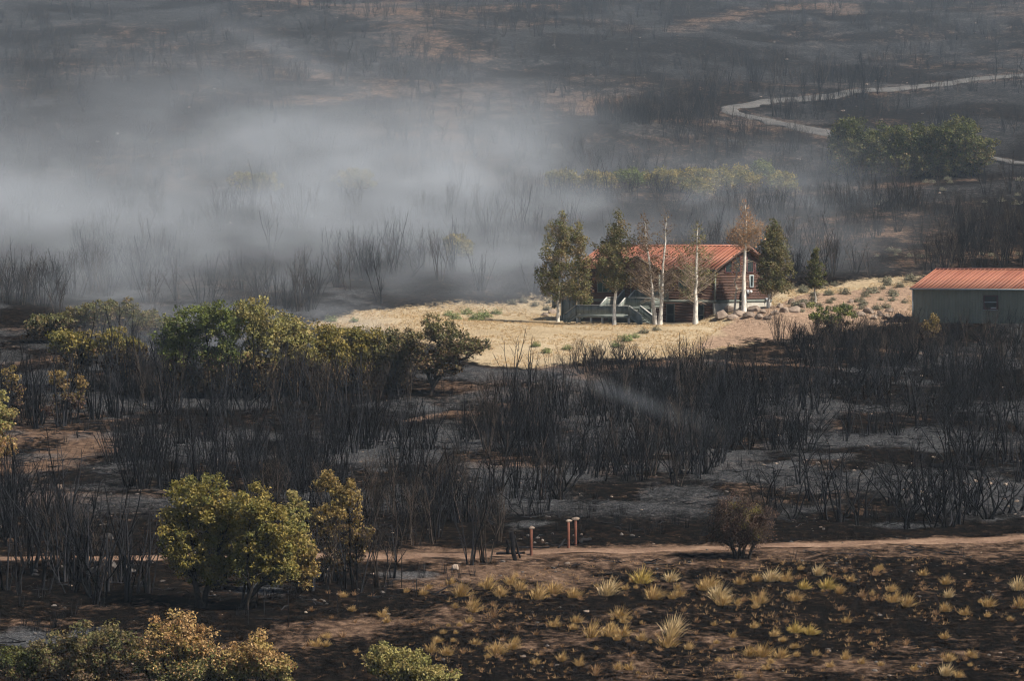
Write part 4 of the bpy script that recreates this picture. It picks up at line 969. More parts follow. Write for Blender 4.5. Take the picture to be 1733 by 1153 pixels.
def scatter(pix, dens, rg, clump=0.0, cs=6.0, seed=0):
    W = poly_w(pix); A = np.array(W); x0, y0 = A.min(0); x1, y1 = A.max(0)
    n = int((x1-x0)*(y1-y0)*dens); x = rg.uniform(x0, x1, n); y = rg.uniform(y0, y1, n)
    k = in_poly(x, y, W)
    if clump < 0: k &= vnoise(x/5, y/6, 300+seed) > -clump*0.4
    elif clump: k &= rg.random(n) < S(fbm(x/cs, y/(cs*1.3), 200+seed, 3), 0.5-clump*0.18, 0.5+0.16)
    return x[k], y[k]
rgb = np.random.default_rng(42)
ZONES = [ # pixel polygon of the bases, density per m2, kinds, scale range, clumping, label
  ([(158, 830), (300, 828), (420, 838), (560, 835), (700, 815), (730, 770), (690, 735), (560, 745), (420, 738), (300, 745), (190, 765)], 0.27, ('fan', 'fan', 'fan', 'pole'), (0.8, 1.2), -0.9, 'black fan-shaped thin-stemmed shrub in the dense thicket behind the gold-green oaks'),
  ([(600, 905), (720, 900), (860, 885), (1000, 860), (1180, 815), (1240, 770), (1260, 690), (1180, 655), (1000, 665), (850, 650), (770, 690), (720, 740), (640, 800)], 0.50, ('fan', 'pole', 'twiggy', 'crook', 'crook', 'pole', 'fan'), (0.6, 1.1), 0.8, 'black bare oak shrub in the dense thicket between the dirt road and meadow'),
  ([(1150, 740), (1300, 770), (1420, 760), (1560, 740), (1733, 745), (1760, 640), (1560, 632), (1400, 650), (1250, 650)], 0.44, ('crook', 'crook', 'crook', 'pole', 'fan'), (0.65, 1.0), 0.85, 'crooked black oak skeleton on the ashy slope below the shed'),
  ([(905, 640), (1000, 655), (1180, 650), (1300, 650), (1500, 628), (1760, 640), (1760, 560), (1560, 556), (1440, 572), (1330, 572), (1250, 588), (1180, 606), (1080, 612), (960, 622)], 0.50, ('crook', 'crook', 'fan', 'twiggy'), (0.5, 0.82), 0.6, 'black twisted shrub in the belt along the lower meadow edge'),
  ([(1290, 890), (1450, 890), (1760, 905), (1760, 780), (1600, 760), (1450, 800), (1300, 815)], 0.24, ('crook', 'crook', 'crook', 'pole'), (0.75, 1.2), 0.9, 'tall crooked black oak trunk among stones beyond the dirt road'),
  ([(-20, 1072), (90, 1068), (190, 1050), (260, 1035), (240, 930), (120, 925), (-20, 950)], 0.34, ('pole', 'twiggy', 'crook', 'pole'), (0.9, 1.45), 0.5, 'tall thin black oak stems beside the gold-green oaks'),
  ([(520, 1010), (640, 1005), (730, 975), (850, 950), (850, 900), (700, 905), (600, 905), (520, 930)], 0.34, ('twiggy', 'pole', 'twiggy'), (0.85, 1.15), 0.7, 'scorched brown-twigged oak stems by the burnt gate posts'),
  ([(-20, 725), (90, 725), (170, 718), (260, 690), (260, 650), (60, 650), (-20, 670)], 0.24, ('pole', 'fan', 'pole'), (1.0, 1.4), 0.5, 'tall black bare stems between rusty gold scorched oaks'),
  ([(240, 705), (420, 708), (640, 700), (690, 680), (690, 655), (420, 660), (240, 665)], 0.26, ('twiggy', 'fan', 'pole', 'crook'), (0.8, 1.25), -0.6, 'scorched brown stems under the green and gold oak crowns'),
  ([(430, 838), (600, 850), (640, 880), (540, 905), (440, 890)], 0.30, ('twiggy', 'twiggy', 'fan'), (0.9, 1.2), 0.4, 'brown twiggy scorched oak behind the half-scorched golden oak'),
  ([(0, 860), (100, 850), (120, 930), (0, 935)], 0.32, ('pole', 'fan', 'crook'), (0.8, 1.3), 0.4, 'black stems beside the pale boulder on bare dirt'),
]
shr = []
for zi, (pg, dn, kd, scl, cl_, lb) in enumerate(ZONES):
    x, y = scatter(pg, dn, rgb, cl_, 7.0, zi)
    for a, b_ in zip(x, y):
        k_ = kd[rgb.integers(len(kd))]
        shr.append((a, b_, PIDX[k_][rgb.integers(len(PIDX[k_]))], rgb.uniform(*scl), rgb.random()*6.283, zi))
shr = np.array(shr)
lx, ly = to_house(shr[:, 0], shr[:, 1])
keep = (seg_dist(shr[:, 0], shr[:, 1], ROADW) > 2.2) & ~((lx > -24) & (lx < 14) & (ly > -14) & (ly < 13))
dx, dy = shr[:, 0]-SC[0], shr[:, 1]-SC[1]; sx, sy = dx*cS-dy*sS, dx*sS+dy*cS
keep &= ~((sx > -1) & (sx < 21) & (sy > -0.8) & (sy < 12))
shr = shr[keep]
# the ~300 that show largest are objects of their own
inview = np.abs(shr[:, 0]/shr[:, 1]) < 866/F
size = shr[:, 3]/shr[:, 1]*inview
order = np.argsort(-size); IND, REST = order[:300], order[300:]
KWORD = {'fan': 'fan-shaped many-stemmed black shrub', 'crook': 'crooked black oak skeleton', 'twiggy': 'brown-twigged scorched shrub', 'pole': 'bundle of straight bare black stems'}
ZWORD = ['in the thicket behind the gold-green oaks', 'in the thicket between dirt road and meadow', 'on the ashy slope below the shed', 'in the belt along the lower meadow edge',
         'among tan stones beyond the dirt road', 'beside the tallest gold-green oak', 'near the charred gate posts', 'between the rusty gold scorched oaks', 'under the green and gold oak crowns',
         'behind the half-scorched golden oak', 'beside the pale boulder on bare dirt']
for i in IND:
    x, y, pi, s_, rz, zi = shr[i]
    o = link('burnt_shrub', PROTO[int(pi)], loc=(x, y, float(height(x, y))), rot=(rgb.normal()*0.04, rgb.normal()*0.04, rz), scale=(s_, s_, s_*rgb.uniform(0.9, 1.1)))
    kd = next(k_ for k_ in PIDX if int(pi) in PIDX[k_]); sc_lo, sc_hi = ZONES[int(zi)][3]
    lb = ('tall ' if s_ > (sc_lo+sc_hi)/2 else 'low ')+KWORD[kd]+' '+ZWORD[int(zi)]
    tag(o, lb, 'burnt shrub', 'burnt shrubs '+ZWORD[int(zi)])

# a geometry-nodes scatter for what nobody could count
protocol = bpy.data.collections.new('stem_prototypes')
for i, me in enumerate(PROTO):
    o = bpy.data.objects.new('stem_%03d' % i, me); protocol.objects.link(o)
def gn_scatter(name, pts, idx, scl, rotz, coll, tilt=0.06, seed=1, sz=None):
    rg = np.random.default_rng(seed); n = len(pts)
    me = bpy.data.meshes.new(name); me.vertices.add(n); me.vertices.foreach_set('co', np.asarray(pts, np.float32).ravel())
    a = me.attributes.new('idx', 'INT', 'POINT'); a.data.foreach_set('value', np.asarray(idx, np.int32))
    a = me.attributes.new('scl', 'FLOAT_VECTOR', 'POINT')
    sv_ = np.stack([scl, scl, scl*(rg.uniform(0.85, 1.15, n) if sz is None else sz)], 1)
    a.data.foreach_set('vector', sv_.astype(np.float32).ravel())
    a = me.attributes.new('rot', 'FLOAT_VECTOR', 'POINT'); a.data.foreach_set('vector', np.stack([rg.normal(size=n)*tilt, rg.normal(size=n)*tilt, rotz], 1).astype(np.float32).ravel())
    o = link(name, me)
    g = bpy.data.node_groups.new(name, 'GeometryNodeTree')
    g.interface.new_socket('Geometry', in_out='INPUT', socket_type='NodeSocketGeometry'); g.interface.new_socket('Geometry', in_out='OUTPUT', socket_type='NodeSocketGeometry')
    gi = g.nodes.new('NodeGroupInput'); go = g.nodes.new('NodeGroupOutput')
    ci = g.nodes.new('GeometryNodeCollectionInfo'); ci.inputs['Collection'].default_value = coll; ci.inputs['Separate Children'].default_value = True; ci.inputs['Reset Children'].default_value = True
    ip = g.nodes.new('GeometryNodeInstanceOnPoints'); ip.inputs['Pick Instance'].default_value = True
    def na(nm, tp): x = g.nodes.new('GeometryNodeInputNamedAttribute'); x.data_type = tp; x.inputs['Name'].default_value = nm; return x
    A, B_, C_ = na('idx', 'INT'), na('scl', 'FLOAT_VECTOR'), na('rot', 'FLOAT_VECTOR')
    e2r = g.nodes.new('FunctionNodeEulerToRotation')
    def outp(x): return [s_ for s_ in x.outputs if s_.enabled and s_.name == 'Attribute'][0]
    g.links.new(gi.outputs[0], ip.inputs['Points']); g.links.new(ci.outputs[0], ip.inputs['Instance']); g.links.new(outp(A), ip.inputs['Instance Index'])
    g.links.new(outp(C_), e2r.inputs[0]); g.links.new(e2r.outputs[0], ip.inputs['Rotation']); g.links.new(outp(B_), ip.inputs['Scale']); g.links.new(ip.outputs[0], go.inputs[0])
    md = o.modifiers.new('scatter', 'NODES'); md.node_group = g
    return o
X = list(shr[REST, 0]); Y_ = list(shr[REST, 1]); I_ = list(shr[REST, 2]); SCL = list(shr[REST, 3])
# distant thickets on the slope and hillside
FAR = [([(1320, 478), (1540, 462), (1760, 452), (1760, 385), (1540, 400), (1480, 440), (1360, 445)], 0.22, 0.5, (0.7, 1.05)),
       ([(1200, 470), (1420, 430), (1500, 395), (1760, 380), (1760, 330), (1500, 340), (1300, 350), (1150, 380)], 0.28, 0.4, (0.6, 0.95)),
       ([(-60, 545), (300, 545), (520, 540), (700, 515), (930, 498), (930, 440), (600, 430), (300, 440), (-60, 450)], 0.14, 0.5, (0.8, 1.15)),
       ([(-60, 445), (950, 438), (1150, 400), (1150, 330), (-60, 330)], 0.04, 0.9, (0.7, 1.1)),
       ([(-80, 330), (1000, 320), (1780, 330), (1780, 240), (-80, 240)], 0.05, 0.9, (0.7, 1.1)),
       ([(-80, 240), (1780, 240), (1780, 110), (-80, 110)], 0.07, 0.9, (0.55, 0.95)),
       ([(-100, 110), (1800, 110), (1800, -30), (-100, -30)], 0.05, 0.9, (0.5, 0.9)),
       ([(1150, 190), (1230, 200), (1560, 155), (1540, 120), (1300, 130), (1150, 160)], 0.10, 0.6, (0.7, 1.2)),
       ([(1010, 215), (1110, 210), (1110, 195), (1010, 195)], 0.5, 0.2, (0.7, 1.0)), ([(1060, 215), (1220, 210), (1225, 195), (1060, 190)], 0.25, 0.2, (0.6, 0.9)),
       ([(440, 150), (800, 150), (830, 105), (560, 100)], 0.12, 0.5, (0.5, 0.8)),
       ([(900, 345), (1080, 345), (1320, 345), (1320, 322), (900, 320)], 0.1, 0.4, (0.7, 1.0))]
for fi, (pg, dn, cl_, scl) in enumerate(FAR):
    x, y = scatter(pg, dn, rgb, cl_, 14.0, 40+fi)
    kk = (seg_dist(x, y, HROADW) > 3.2)
    lx, ly = to_house(x, y); kk &= ~((lx > -24) & (lx < 14) & (ly > -14) & (ly < 13))
    kk &= poly_sd(x, y, MEADOW) < -1
    x, y = x[kk], y[kk]
    for a, b_ in zip(x, y):
        k_ = ('fan', 'pole', 'fan', 'twiggy')[rgb.integers(4)] if rgb.random() > 0.1 else 'crook'
        X.append(a); Y_.append(b_); I_.append(PIDX[k_][rgb.integers(len(PIDX[k_]))]); SCL.append(rgb.uniform(*scl))
# low black stubble over all the burnt ground
ST = [([(-60, 1100), (560, 1060), (1000, 960), (1760, 935), (1760, 600), (1180, 610), (850, 640), (250, 650), (-60, 660)], 0.22)]
for pg, dn in ST:
    x, y = scatter(pg, dn, rgb, 0.9, 5.0, 90)
    kk = (seg_dist(x, y, ROADW) > 5) & (poly_sd(x, y, MEADOW) < -1)
    for a, b_ in zip(x[kk], y[kk]):
        X.append(a); Y_.append(b_); I_.append(PIDX['stub'][rgb.integers(4)]); SCL.append(rgb.uniform(0.3, 0.8))
x, y = scatter(ST[0][0], 0.22, rgb, 0.7, 6.0, 95)
kk = (seg_dist(x, y, ROADW) > 1.6) & (poly_sd(x, y, MEADOW) < 0)
for a, b_ in zip(x[kk], y[kk]):
    X.append(a); Y_.append(b_); I_.append(PIDX['stick'][rgb.integers(4)]); SCL.append(rgb.uniform(0.5, 1.3))
X = np.array(X); Y_ = np.array(Y_)
print('burnt shrubs', len(shr), 'scatter', len(X))
tag(gn_scatter('burnt_brush', np.stack([X, Y_, height(X, Y_)], 1), np.array(I_), np.array(SCL), rgb.random(len(X))*6.283, protocol),
    'mass of black leafless brush covering the burnt slopes', 'brush', kind='stuff')

# ------------------------------------------------------------------ single burnt trees on the hillside and slope
def burnt_tree(label, px, py, h_px, seed, kind='crook', group=None):
    B = g1(px, py); m = B[1]/F; H = h_px*m
    b = burnt_proto(seed, kind); V, f4, f3 = b.arr(); s_ = H/V[:, 2].max(); 
    o = link('burnt_tree', mesh_np('burnt_tree', V*np.array([s_*0.8, s_*0.8, s_]), f4, f3, [M['stem']], {'a': np.full(len(V), 0.1)}), loc=B)
    return tag(o, label, 'burnt tree', group)
for k, (px, py, h) in enumerate([(515, 63, 32), (525, 63, 36), (557, 64, 30), (561, 50, 28), (613, 64, 34), (646, 68, 26), (590, 102, 48), (616, 103, 26), (634, 104, 40), (677, 98, 34), (693, 95, 34), (700, 94, 32), (717, 92, 32), (555, 24, 24)]):
    burnt_tree('small twisted black tree on the tan hilltop mound', px, py, h, 3000+k, group='burnt trees on the hilltop mound')
burnt_tree('leaning bare dark tree beside the smoky slope oaks, thinner of a close pair', 1333, 300, 50, 3101)
burnt_tree('forked bare dark tree with raised limbs beside the hill grove', 1360, 312, 55, 3104)
burnt_tree('bare dark tree with bushy twig top before the hill grove', 1396, 308, 75, 3107, 'twiggy')
burnt_tree('tall bare tree standing on the hillside above the end of the gravel road', 1686, 122, 75, 3110, 'pole')
for k, (px, py, h) in enumerate([(895, 345, 50), (925, 340, 45), (950, 345, 50), (840, 350, 40)]):
    burnt_tree('thin wavy bare tree rising from the smoke above the house aspens', px, py, h, 3120+k, group='bare trees in the smoke')
for k, (px, py, h) in enumerate([(1360, 175, 70), (1385, 172, 75), (1420, 165, 75), (1440, 163, 70), (1460, 160, 78), (1485, 158, 60)]):
    burnt_tree('tall brown bare tree standing along the curving gravel road', px, py, h, 3140+k, 'twiggy', group='bare trees along the gravel road')
burnt_tree('small black tree with spreading branches alone on ashy ground', 1362, 808, 95, 3160)

# ------------------------------------------------------------------ grass tufts
def tuft_mesh(seed, n=90, h=0.85, sp=0.55, pal=((0.50, 0.42, 0.20), (0.40, 0.33, 0.13), (0.58, 0.50, 0.28))):
    rg = np.random.default_rng(seed); V = []; Q = []; T = []; P = np.array(pal); col = []
    for i in range(n):
        a = rg.random()*6.283; q = rg.random()**0.7; r0 = 0.30*q*rg.random()
        L = h*(1-0.42*q)*(0.4+0.65*rg.random()); out = sp*2.0*q*rg.uniform(0.5, 1.2)
        p0 = np.array([math.cos(a)*r0, math.sin(a)*r0, -0.04]); d = np.array([math.cos(a)*out+0.16, math.sin(a)*out, 1.0])+rg.normal(size=3)*0.12; d /= np.linalg.norm(d)
        p1 = p0+d*L*0.55; p2 = p0+d*L+np.array([math.cos(a)*out*0.22+0.05, math.sin(a)*out*0.22, -0.10*out])*L
        s_ = np.array([-math.sin(a+rg.normal()*0.8), math.cos(a+rg.normal()*0.8), 0]); w_ = 0.008+0.007*rg.random()
        k = len(V); V += [p0-s_*w_*0.7, p0+s_*w_*0.7, p1+s_*w_, p1-s_*w_, p2]; Q.append((k, k+1, k+2, k+3)); T.append((k+3, k+2, k+4))
        c = P[rg.integers(len(P))]*rg.uniform(0.85, 1.4)*np.array([1.12, 1.0, 0.90]); col += [c]*5
    return mesh_np('grass_tuft', np.array(V), Q, T, [M['straw']], None, {'col': np.array(col)})
G_STRAW = ((0.40, 0.29, 0.12), (0.30, 0.21, 0.085), (0.47, 0.35, 0.17), (0.33, 0.25, 0.10)); G_PALE = ((0.52, 0.43, 0.25), (0.44, 0.36, 0.19), (0.56, 0.47, 0.29)); G_BROWN = ((0.22, 0.14, 0.07), (0.28, 0.18, 0.09), (0.17, 0.11, 0.06)); G_YEL = ((0.40, 0.32, 0.09), (0.32, 0.27, 0.08), (0.46, 0.36, 0.13))
TUFT = {'straw': [tuft_mesh(1+i, 200, 0.9, 0.55, G_STRAW) for i in range(4)], 'pale': [tuft_mesh(11+i, 240, 1.0, 0.5, G_PALE) for i in range(3)],
        'brown': [tuft_mesh(21+i, 70, 0.8, 0.6, G_BROWN) for i in range(3)], 'yellow': [tuft_mesh(31+i, 240, 0.8, 0.6, G_YEL) for i in range(3)]}
TLAB = {'straw': '%s straw-coloured dry bunchgrass tuft', 'pale': '%s pale silvery bunchgrass tuft', 'brown': '%s thin scorched brown grass tuft', 'yellow': '%s dense yellow-green bunchgrass tuft'}
rgt = np.random.default_rng(5)
def tuft(px, py, kind, wpx):
    B = g1(px, py); m = B[1]/F; s_ = max(0.3, wpx*m/1.15)
    o = link('grass_tuft', TUFT[kind][rgt.integers(len(TUFT[kind]))], loc=B, rot=(0, 0.08, rgt.uniform(-0.6, 0.6)), scale=(s_*rgt.uniform(0.9, 1.15), s_*0.9, s_*rgt.uniform(0.85, 1.1)))
    where = 'just below the dirt road' if py < 1005 else ('around the yellow-green shrub' if px < 900 else 'on the open lower slope')
    size = 'large' if wpx >= 38 else ('small' if wpx < 22 else 'middling')
    tag(o, TLAB[kind] % size+' '+where, 'grass tuft', 'bunchgrass tufts '+where)
placed = [(648, 1045, 'straw', 30), (715, 1008, 'straw', 26), (780, 1010, 'straw', 45), (800, 1035, 'straw', 40), (825, 998, 'straw', 45), (845, 1010, 'straw', 40), (880, 1000, 'straw', 36), (910, 1015, 'straw', 50), (935, 1005, 'straw', 50), (970, 1012, 'straw', 40),
 (1028, 1008, 'pale', 55), (1085, 988, 'yellow', 55), (1105, 1015, 'straw', 50), (1135, 985, 'pale', 40), (1148, 1010, 'straw', 30), (835, 1045, 'brown', 45), (975, 1055, 'straw', 30), (938, 1062, 'straw', 34), (1048, 1048, 'straw', 45), (1053, 1078, 'straw', 45),
 (1000, 1080, 'straw', 50), (1030, 1078, 'straw', 40), (1137, 1078, 'pale', 62), (1130, 1095, 'straw', 55), (1085, 1085, 'straw', 30), (755, 1110, 'straw', 36), (730, 1105, 'straw', 34), (840, 1108, 'straw', 50), (868, 1100, 'straw', 36), (805, 1092, 'straw', 28), (980, 1128, 'straw', 30),
 (905, 1125, 'straw', 26), (950, 1120, 'straw', 30), (1045, 1135, 'straw', 26), (1008, 1140, 'brown', 40), (1065, 1135, 'straw', 26), (535, 1095, 'straw', 34), (552, 1095, 'straw', 26), (520, 1095, 'brown', 26), (580, 1080, 'brown', 30), (865, 990, 'straw', 34),
 (1200, 995, 'straw', 45), (1215, 1015, 'pale', 50), (1222, 1025, 'straw', 45), (1190, 1000, 'straw', 40), (1305, 985, 'pale', 44), (1330, 985, 'straw', 36), (1285, 1022, 'straw', 44), (1360, 998, 'yellow', 34), (1384, 975, 'pale', 32), (1400, 998, 'yellow', 46), (1420, 1005, 'straw', 34),
 (1345, 1018, 'straw', 40), (1460, 1012, 'brown', 34), (1508, 1002, 'straw', 30), (1512, 1020, 'straw', 40), (1535, 1028, 'straw', 44), (1562, 975, 'straw', 26), (1600, 990, 'straw', 34), (1605, 1012, 'pale', 26), (1672, 1028, 'straw', 34), (1722, 1000, 'pale', 40), (1725, 1030, 'straw', 40),
 (1598, 1036, 'straw', 32), (1632, 1042, 'straw', 28), (1670, 1045, 'straw', 20), (1432, 1055, 'straw', 28), (1290, 1112, 'straw', 50), (1268, 1112, 'straw', 40), (1320, 1115, 'straw', 40), (1240, 1080, 'straw', 26), (1310, 1078, 'straw', 30), (1598, 1082, 'straw', 24), (1642, 1112, 'straw', 30),
 (1605, 1120, 'straw', 34), (1600, 1145, 'pale', 40), (1622, 1148, 'straw', 26), (1458, 1125, 'straw', 22), (1490, 1128, 'straw', 18), (1345, 1072, 'yellow', 44), (1370, 1075, 'yellow', 40), (1480, 975, 'brown', 30), (1440, 985, 'straw', 26), (1280, 985, 'straw', 30), (1250, 990, 'straw', 26)]
for p in placed: tuft(*p)
for k in range(330):
    px, py = rgt.uniform(700, 1733), rgt.uniform(965, 1150)
    if py < 965+max(0, (850-px))*0.25 or vnoise(px/70, py/18, 5) < 0.38: continue
    tuft(px, py, 'straw' if rgt.random() < 0.38 else 'brown', rgt.uniform(10, 26))
for k in range(26): tuft(rgt.uniform(500, 900), rgt.uniform(1000, 1110), 'brown' if k % 3 else 'straw', rgt.uniform(14, 26))

# meadow: sage and green clumps as things, short dry grass as stuff
def bush_mesh(seed, pal, n=420, r=0.6, h=0.7, ls=0.12):
    rg = np.random.default_rng(seed); d = rg.normal(size=(n, 3)); d /= np.linalg.norm(d, axis=1)[:, None]; d[:, 2] = np.abs(d[:, 2])
    lob = 0.75+0.35*np.sin(np.arctan2(d[:, 1], d[:, 0])*3+seed)*np.cos(d[:, 2]*4+seed)
    P = d*(rg.random(n)**0.35*lob)[:, None]*np.array([r, r, h])+np.array([0, 0, 0.03])
    V, Q = quads(P, ls, rg, 0.5, 0.45, d*0.8); return mesh_np('sage_clump', V, Q, None, [M['leaf']], None, {'col': np.repeat(leaf_cols(n, 12, rg.integers(0, 12, n), pal, rg), 4, 0)})
SAGE = [bush_mesh(1+i, 'sage') for i in range(4)]; GRN = [bush_mesh(11+i, 'brightgreen') for i in range(3)]
rgs = np.random.default_rng(9)
def clump(px, py, wpx, kind, lab, grp, hs=1.0):
    B = g1(px, py); s_ = wpx*B[1]/F/1.2; L = SAGE if kind == 's' else GRN
    tag(link('sage_clump' if kind == 's' else 'green_clump', L[rgs.integers(len(L))], loc=B, rot=(0, 0, rgs.random()*6.28), scale=(s_, s_, s_*0.8*hs)), lab, 'bush', grp)
for px, py, wd in [(820, 538, 34), (790, 532, 30), (760, 535, 26), (770, 542, 34), (805, 543, 40), (840, 532, 26), (560, 545, 30), (600, 545, 20)]:
    clump(px, py, wd, 'g', 'fresh green low bush in the dry meadow beyond the leaning oak', 'green bushes on the upper meadow')
for px, py, wd in [(907, 587, 24), (1060, 578, 34), (1042, 588, 26), (960, 592, 24), (1075, 572, 24), (925, 598, 24)]:
    clump(px, py, wd, 'g', 'small green bush on the yellow meadow in front of the house', 'green bushes in front of the house')
for px, py, wd in [(885, 512, 22), (865, 515, 22), (905, 518, 20), (930, 512, 16), (925, 525, 20), (1090, 565, 26), (1110, 560, 22)]:
    clump(px, py, wd, 's', 'grey sagebrush on the meadow beside the deck stairs', 'sagebrush beside the deck')
for k in range(46):
    px = rgs.uniform(1330, 1545); py = rgs.uniform(480, 530)-max(0, (px-1440))*0.12
    clump(px, py, rgs.uniform(14, 30), 's', 'grey sagebrush among boulders between house and shed', 'sagebrush between house and shed')
for k in range(30):
    px = rgs.uniform(1480, 1733); py = rgs.uniform(300, 350) if k % 2 else rgs.uniform(425, 440)
    clump(px, py, rgs.uniform(10, 20), 's', 'pale unburnt sagebrush on the slope above the shed', 'sagebrush above the shed')
gcol = bpy.data.collections.new('grass_prototypes')
for i in range(4):
    gcol.objects.link(bpy.data.objects.new('blades_%d' % i, tuft_mesh(61+i, 26, 0.38, 0.8, ((0.46, 0.365, 0.225), (0.41, 0.32, 0.185), (0.54, 0.435, 0.29), (0.36, 0.29, 0.16)))))
A = np.array(MEADOW); n = 30000
gx, gy = rgs.uniform(A[:, 0].min(), A[:, 0].max(), n), rgs.uniform(A[:, 1].min(), A[:, 1].max(), n)
lx, ly = to_house(gx, gy)
k = (poly_sd(gx, gy, MEADOW)+(fbm(gx/7, gy/12, 31, 3)-0.5)*4.5 > 0.5) & (vnoise(gx/3, gy/4, 71) > 0.3) & ~((lx > -20) & (lx < 0.3) & (ly > -6.2) & (ly < 10)) & (poly_sd(gx, gy, PINK) < 1.5)
gx, gy = gx[k], gy[k]
tag(gn_scatter('meadow_grass', np.stack([gx, gy, height(gx, gy)], 1), rgs.integers(0, 4, len(gx)), rgs.uniform(0.4, 0.9, len(gx)), rgs.random(len(gx))*6.28, gcol), 'short dry straw grass of the meadow round the house', 'grass', kind='stuff')

lcol = bpy.data.collections.new('litter_prototypes')
for i in range(4):
    lcol.objects.link(bpy.data.objects.new('litter_%d' % i, tuft_mesh(81+i, 16, 0.42, 1.6, G_BROWN if i % 2 else ((0.30, 0.21, 0.10), (0.22, 0.15, 0.07), (0.36, 0.26, 0.14)))))
lx_, ly_ = scatter([(500, 1150), (1760, 1150), (1760, 940), (1100, 945), (820, 975), (600, 1050)], 1.6, rgb, 0.9, 6.0, 171)
tag(gn_scatter('grass_litter', np.stack([lx_, ly_, height(lx_, ly_)], 1), rgs.integers(0, 4, len(lx_)), rgs.uniform(0.3, 0.8, len(lx_)), rgs.random(len(lx_))*6.28, lcol, tilt=0.2), 'scorched grass litter strewn over the blackened near slope', 'grass', kind='stuff')

# ------------------------------------------------------------------ rocks
import bmesh
def rock_mesh(seed, matl, flat=0.62):
    rg = np.random.default_rng(seed); P = rg.normal(size=(26, 3)); P /= np.linalg.norm(P, axis=1)[:, None]
    P *= (0.38+0.17*rg.random(26))[:, None]*np.array([1.2, 0.95, flat*1.15]); P[:, 2] = np.maximum(P[:, 2], -0.22)
    bm = bmesh.new()
    for p in P: bm.verts.new(p)
    bmesh.ops.convex_hull(bm, input=list(bm.verts))
    for v in [v for v in bm.verts if not v.link_faces]: bm.verts.remove(v)
    bmesh.ops.bevel(bm, geom=list(bm.edges), offset=0.025, segments=1, affect='EDGES', clamp_overlap=True)
    me = bpy.data.meshes.new('rock'); bm.to_mesh(me); bm.free(); me.materials.append(matl); return me
ROCK = [rock_mesh(i, M['stone']) for i in range(5)]; GROCK = [rock_mesh(20+i, M['greystone']) for i in range(5)]
rgr = np.random.default_rng(12)
def rock(px, py, wpx, lab, grp=None, grey=False, nm='boulder', zs=1.0):
    B = g1(px, py); s_ = wpx*B[1]/F; L = GROCK if grey else ROCK
    return tag(link(nm, L[rgr.integers(5)], loc=B+np.array([0, 0, 0.08*s_]), rot=(rgr.normal()*.1, rgr.normal()*.1, rgr.random()*6.28), scale=(s_, s_*0.8, s_*zs)), lab, 'boulder', grp)
for px, py, wd in [(1222, 538, 34), (1235, 528, 26), (1252, 534, 22), (1256, 526, 20), (1275, 526, 24), (1290, 530, 18), (1268, 536, 22), (1284, 538, 18), (1312, 532, 20), (1328, 528, 22), (1345, 528, 26), (1356, 520, 22), (1320, 520, 18), (1362, 512, 14), (1340, 512, 18), (1300, 540, 16), (1240, 540, 20)]:
    rock(px, py, wd, 'pinkish boulder in the stone pile along the gable wall', 'boulders along the gable wall')
for px, py, wd in [(1470, 530, 22), (1490, 534, 20), (1505, 528, 18), (1455, 535, 20), (1500, 540, 22), (1520, 538, 20), (1480, 540, 18), (1462, 515, 16), (1440, 512, 14)]:
    rock(px, py, wd, 'pale boulder in the row between green shrub and shed', 'boulders beside the shed')
for px, py, wd in [(935, 530, 16), (922, 535, 16), (950, 540, 14), (940, 520, 14)]: rock(px, py, wd, 'flat pale stone beside the deck stairs', 'stones beside the deck stairs')
rock(770, 965, 20, 'rounded brown boulder beside the burnt stems near the gate posts', zs=1.2); rock(100, 828, 20, 'pale flat boulder alone on bare dirt beside the black thicket'); rock(182, 912, 22, 'dark boulder behind the tall thin black stems', grey=True)
for px, py, wd in [(1535, 830, 9), (1560, 834, 8), (1630, 820, 9), (1640, 822, 8), (1652, 816, 10), (1660, 812, 12), (1676, 820, 10), (1680, 812, 11), (1702, 822, 11), (1600, 800, 12), (1612, 815, 9), (1590, 832, 8), (1720, 850, 9), (1700, 846, 9), (1500, 846, 9)]:
    rock(px, py, wd, 'tan stone in the scattered row among crooked black trunks', 'tan stones among black trunks')
for px, py, wd in [(893, 908, 10), (910, 912, 9), (918, 916, 9), (880, 914, 9), (935, 905, 9), (972, 908, 9), (984, 906, 9), (960, 955, 11), (1052, 906, 12), (1070, 908, 10), (1112, 965, 10), (925, 921, 8), (905, 920, 8)]:
    rock(px, py, wd*0.8, 'small stone on burnt ground near the rusty posts', 'stones near the rusty posts', grey=px % 3 > 0)
for px, py, wd in [(-5, 965, 16), (60, 968, 14), (160, 966, 18), (190, 960, 26), (210, 962, 18), (140, 970, 14), (225, 968, 14), (60, 975, 12), (105, 962, 12)]:
    rock(px, py, wd, 'ashy grey boulder in the row behind tall thin black stems', 'boulders along the track', grey=True)
rcol = bpy.data.collections.new('stone_prototypes')
for i, me in enumerate(ROCK[:3]+GROCK[:4]): rcol.objects.link(bpy.data.objects.new('stone_%d' % i, me))
x, y = scatter([(-60, 1150), (1760, 1150), (1760, 600), (1180, 612), (850, 650), (-60, 700)], 0.30, rgb, 0.95, 5.0, 130)
k = (poly_sd(x, y, MEADOW) < -1); x, y = x[k], y[k]
x2, y2 = scatter([(1200, 925), (1760, 905), (1760, 800), (1250, 880)], 0.7, rgb, 0.6, 4.0, 131)
x3, y3 = scatter([(-60, 400), (1780, 330), (1780, 0), (-60, 0)], 0.012, rgb, 0.9, 14.0, 132)
x = np.concatenate([x, x2, x3]); y = np.concatenate([y, y2, y3]); sc_ = rgb.random(len(x))**4*0.3+0.05; sc_[-len(x3):] *= 2.2
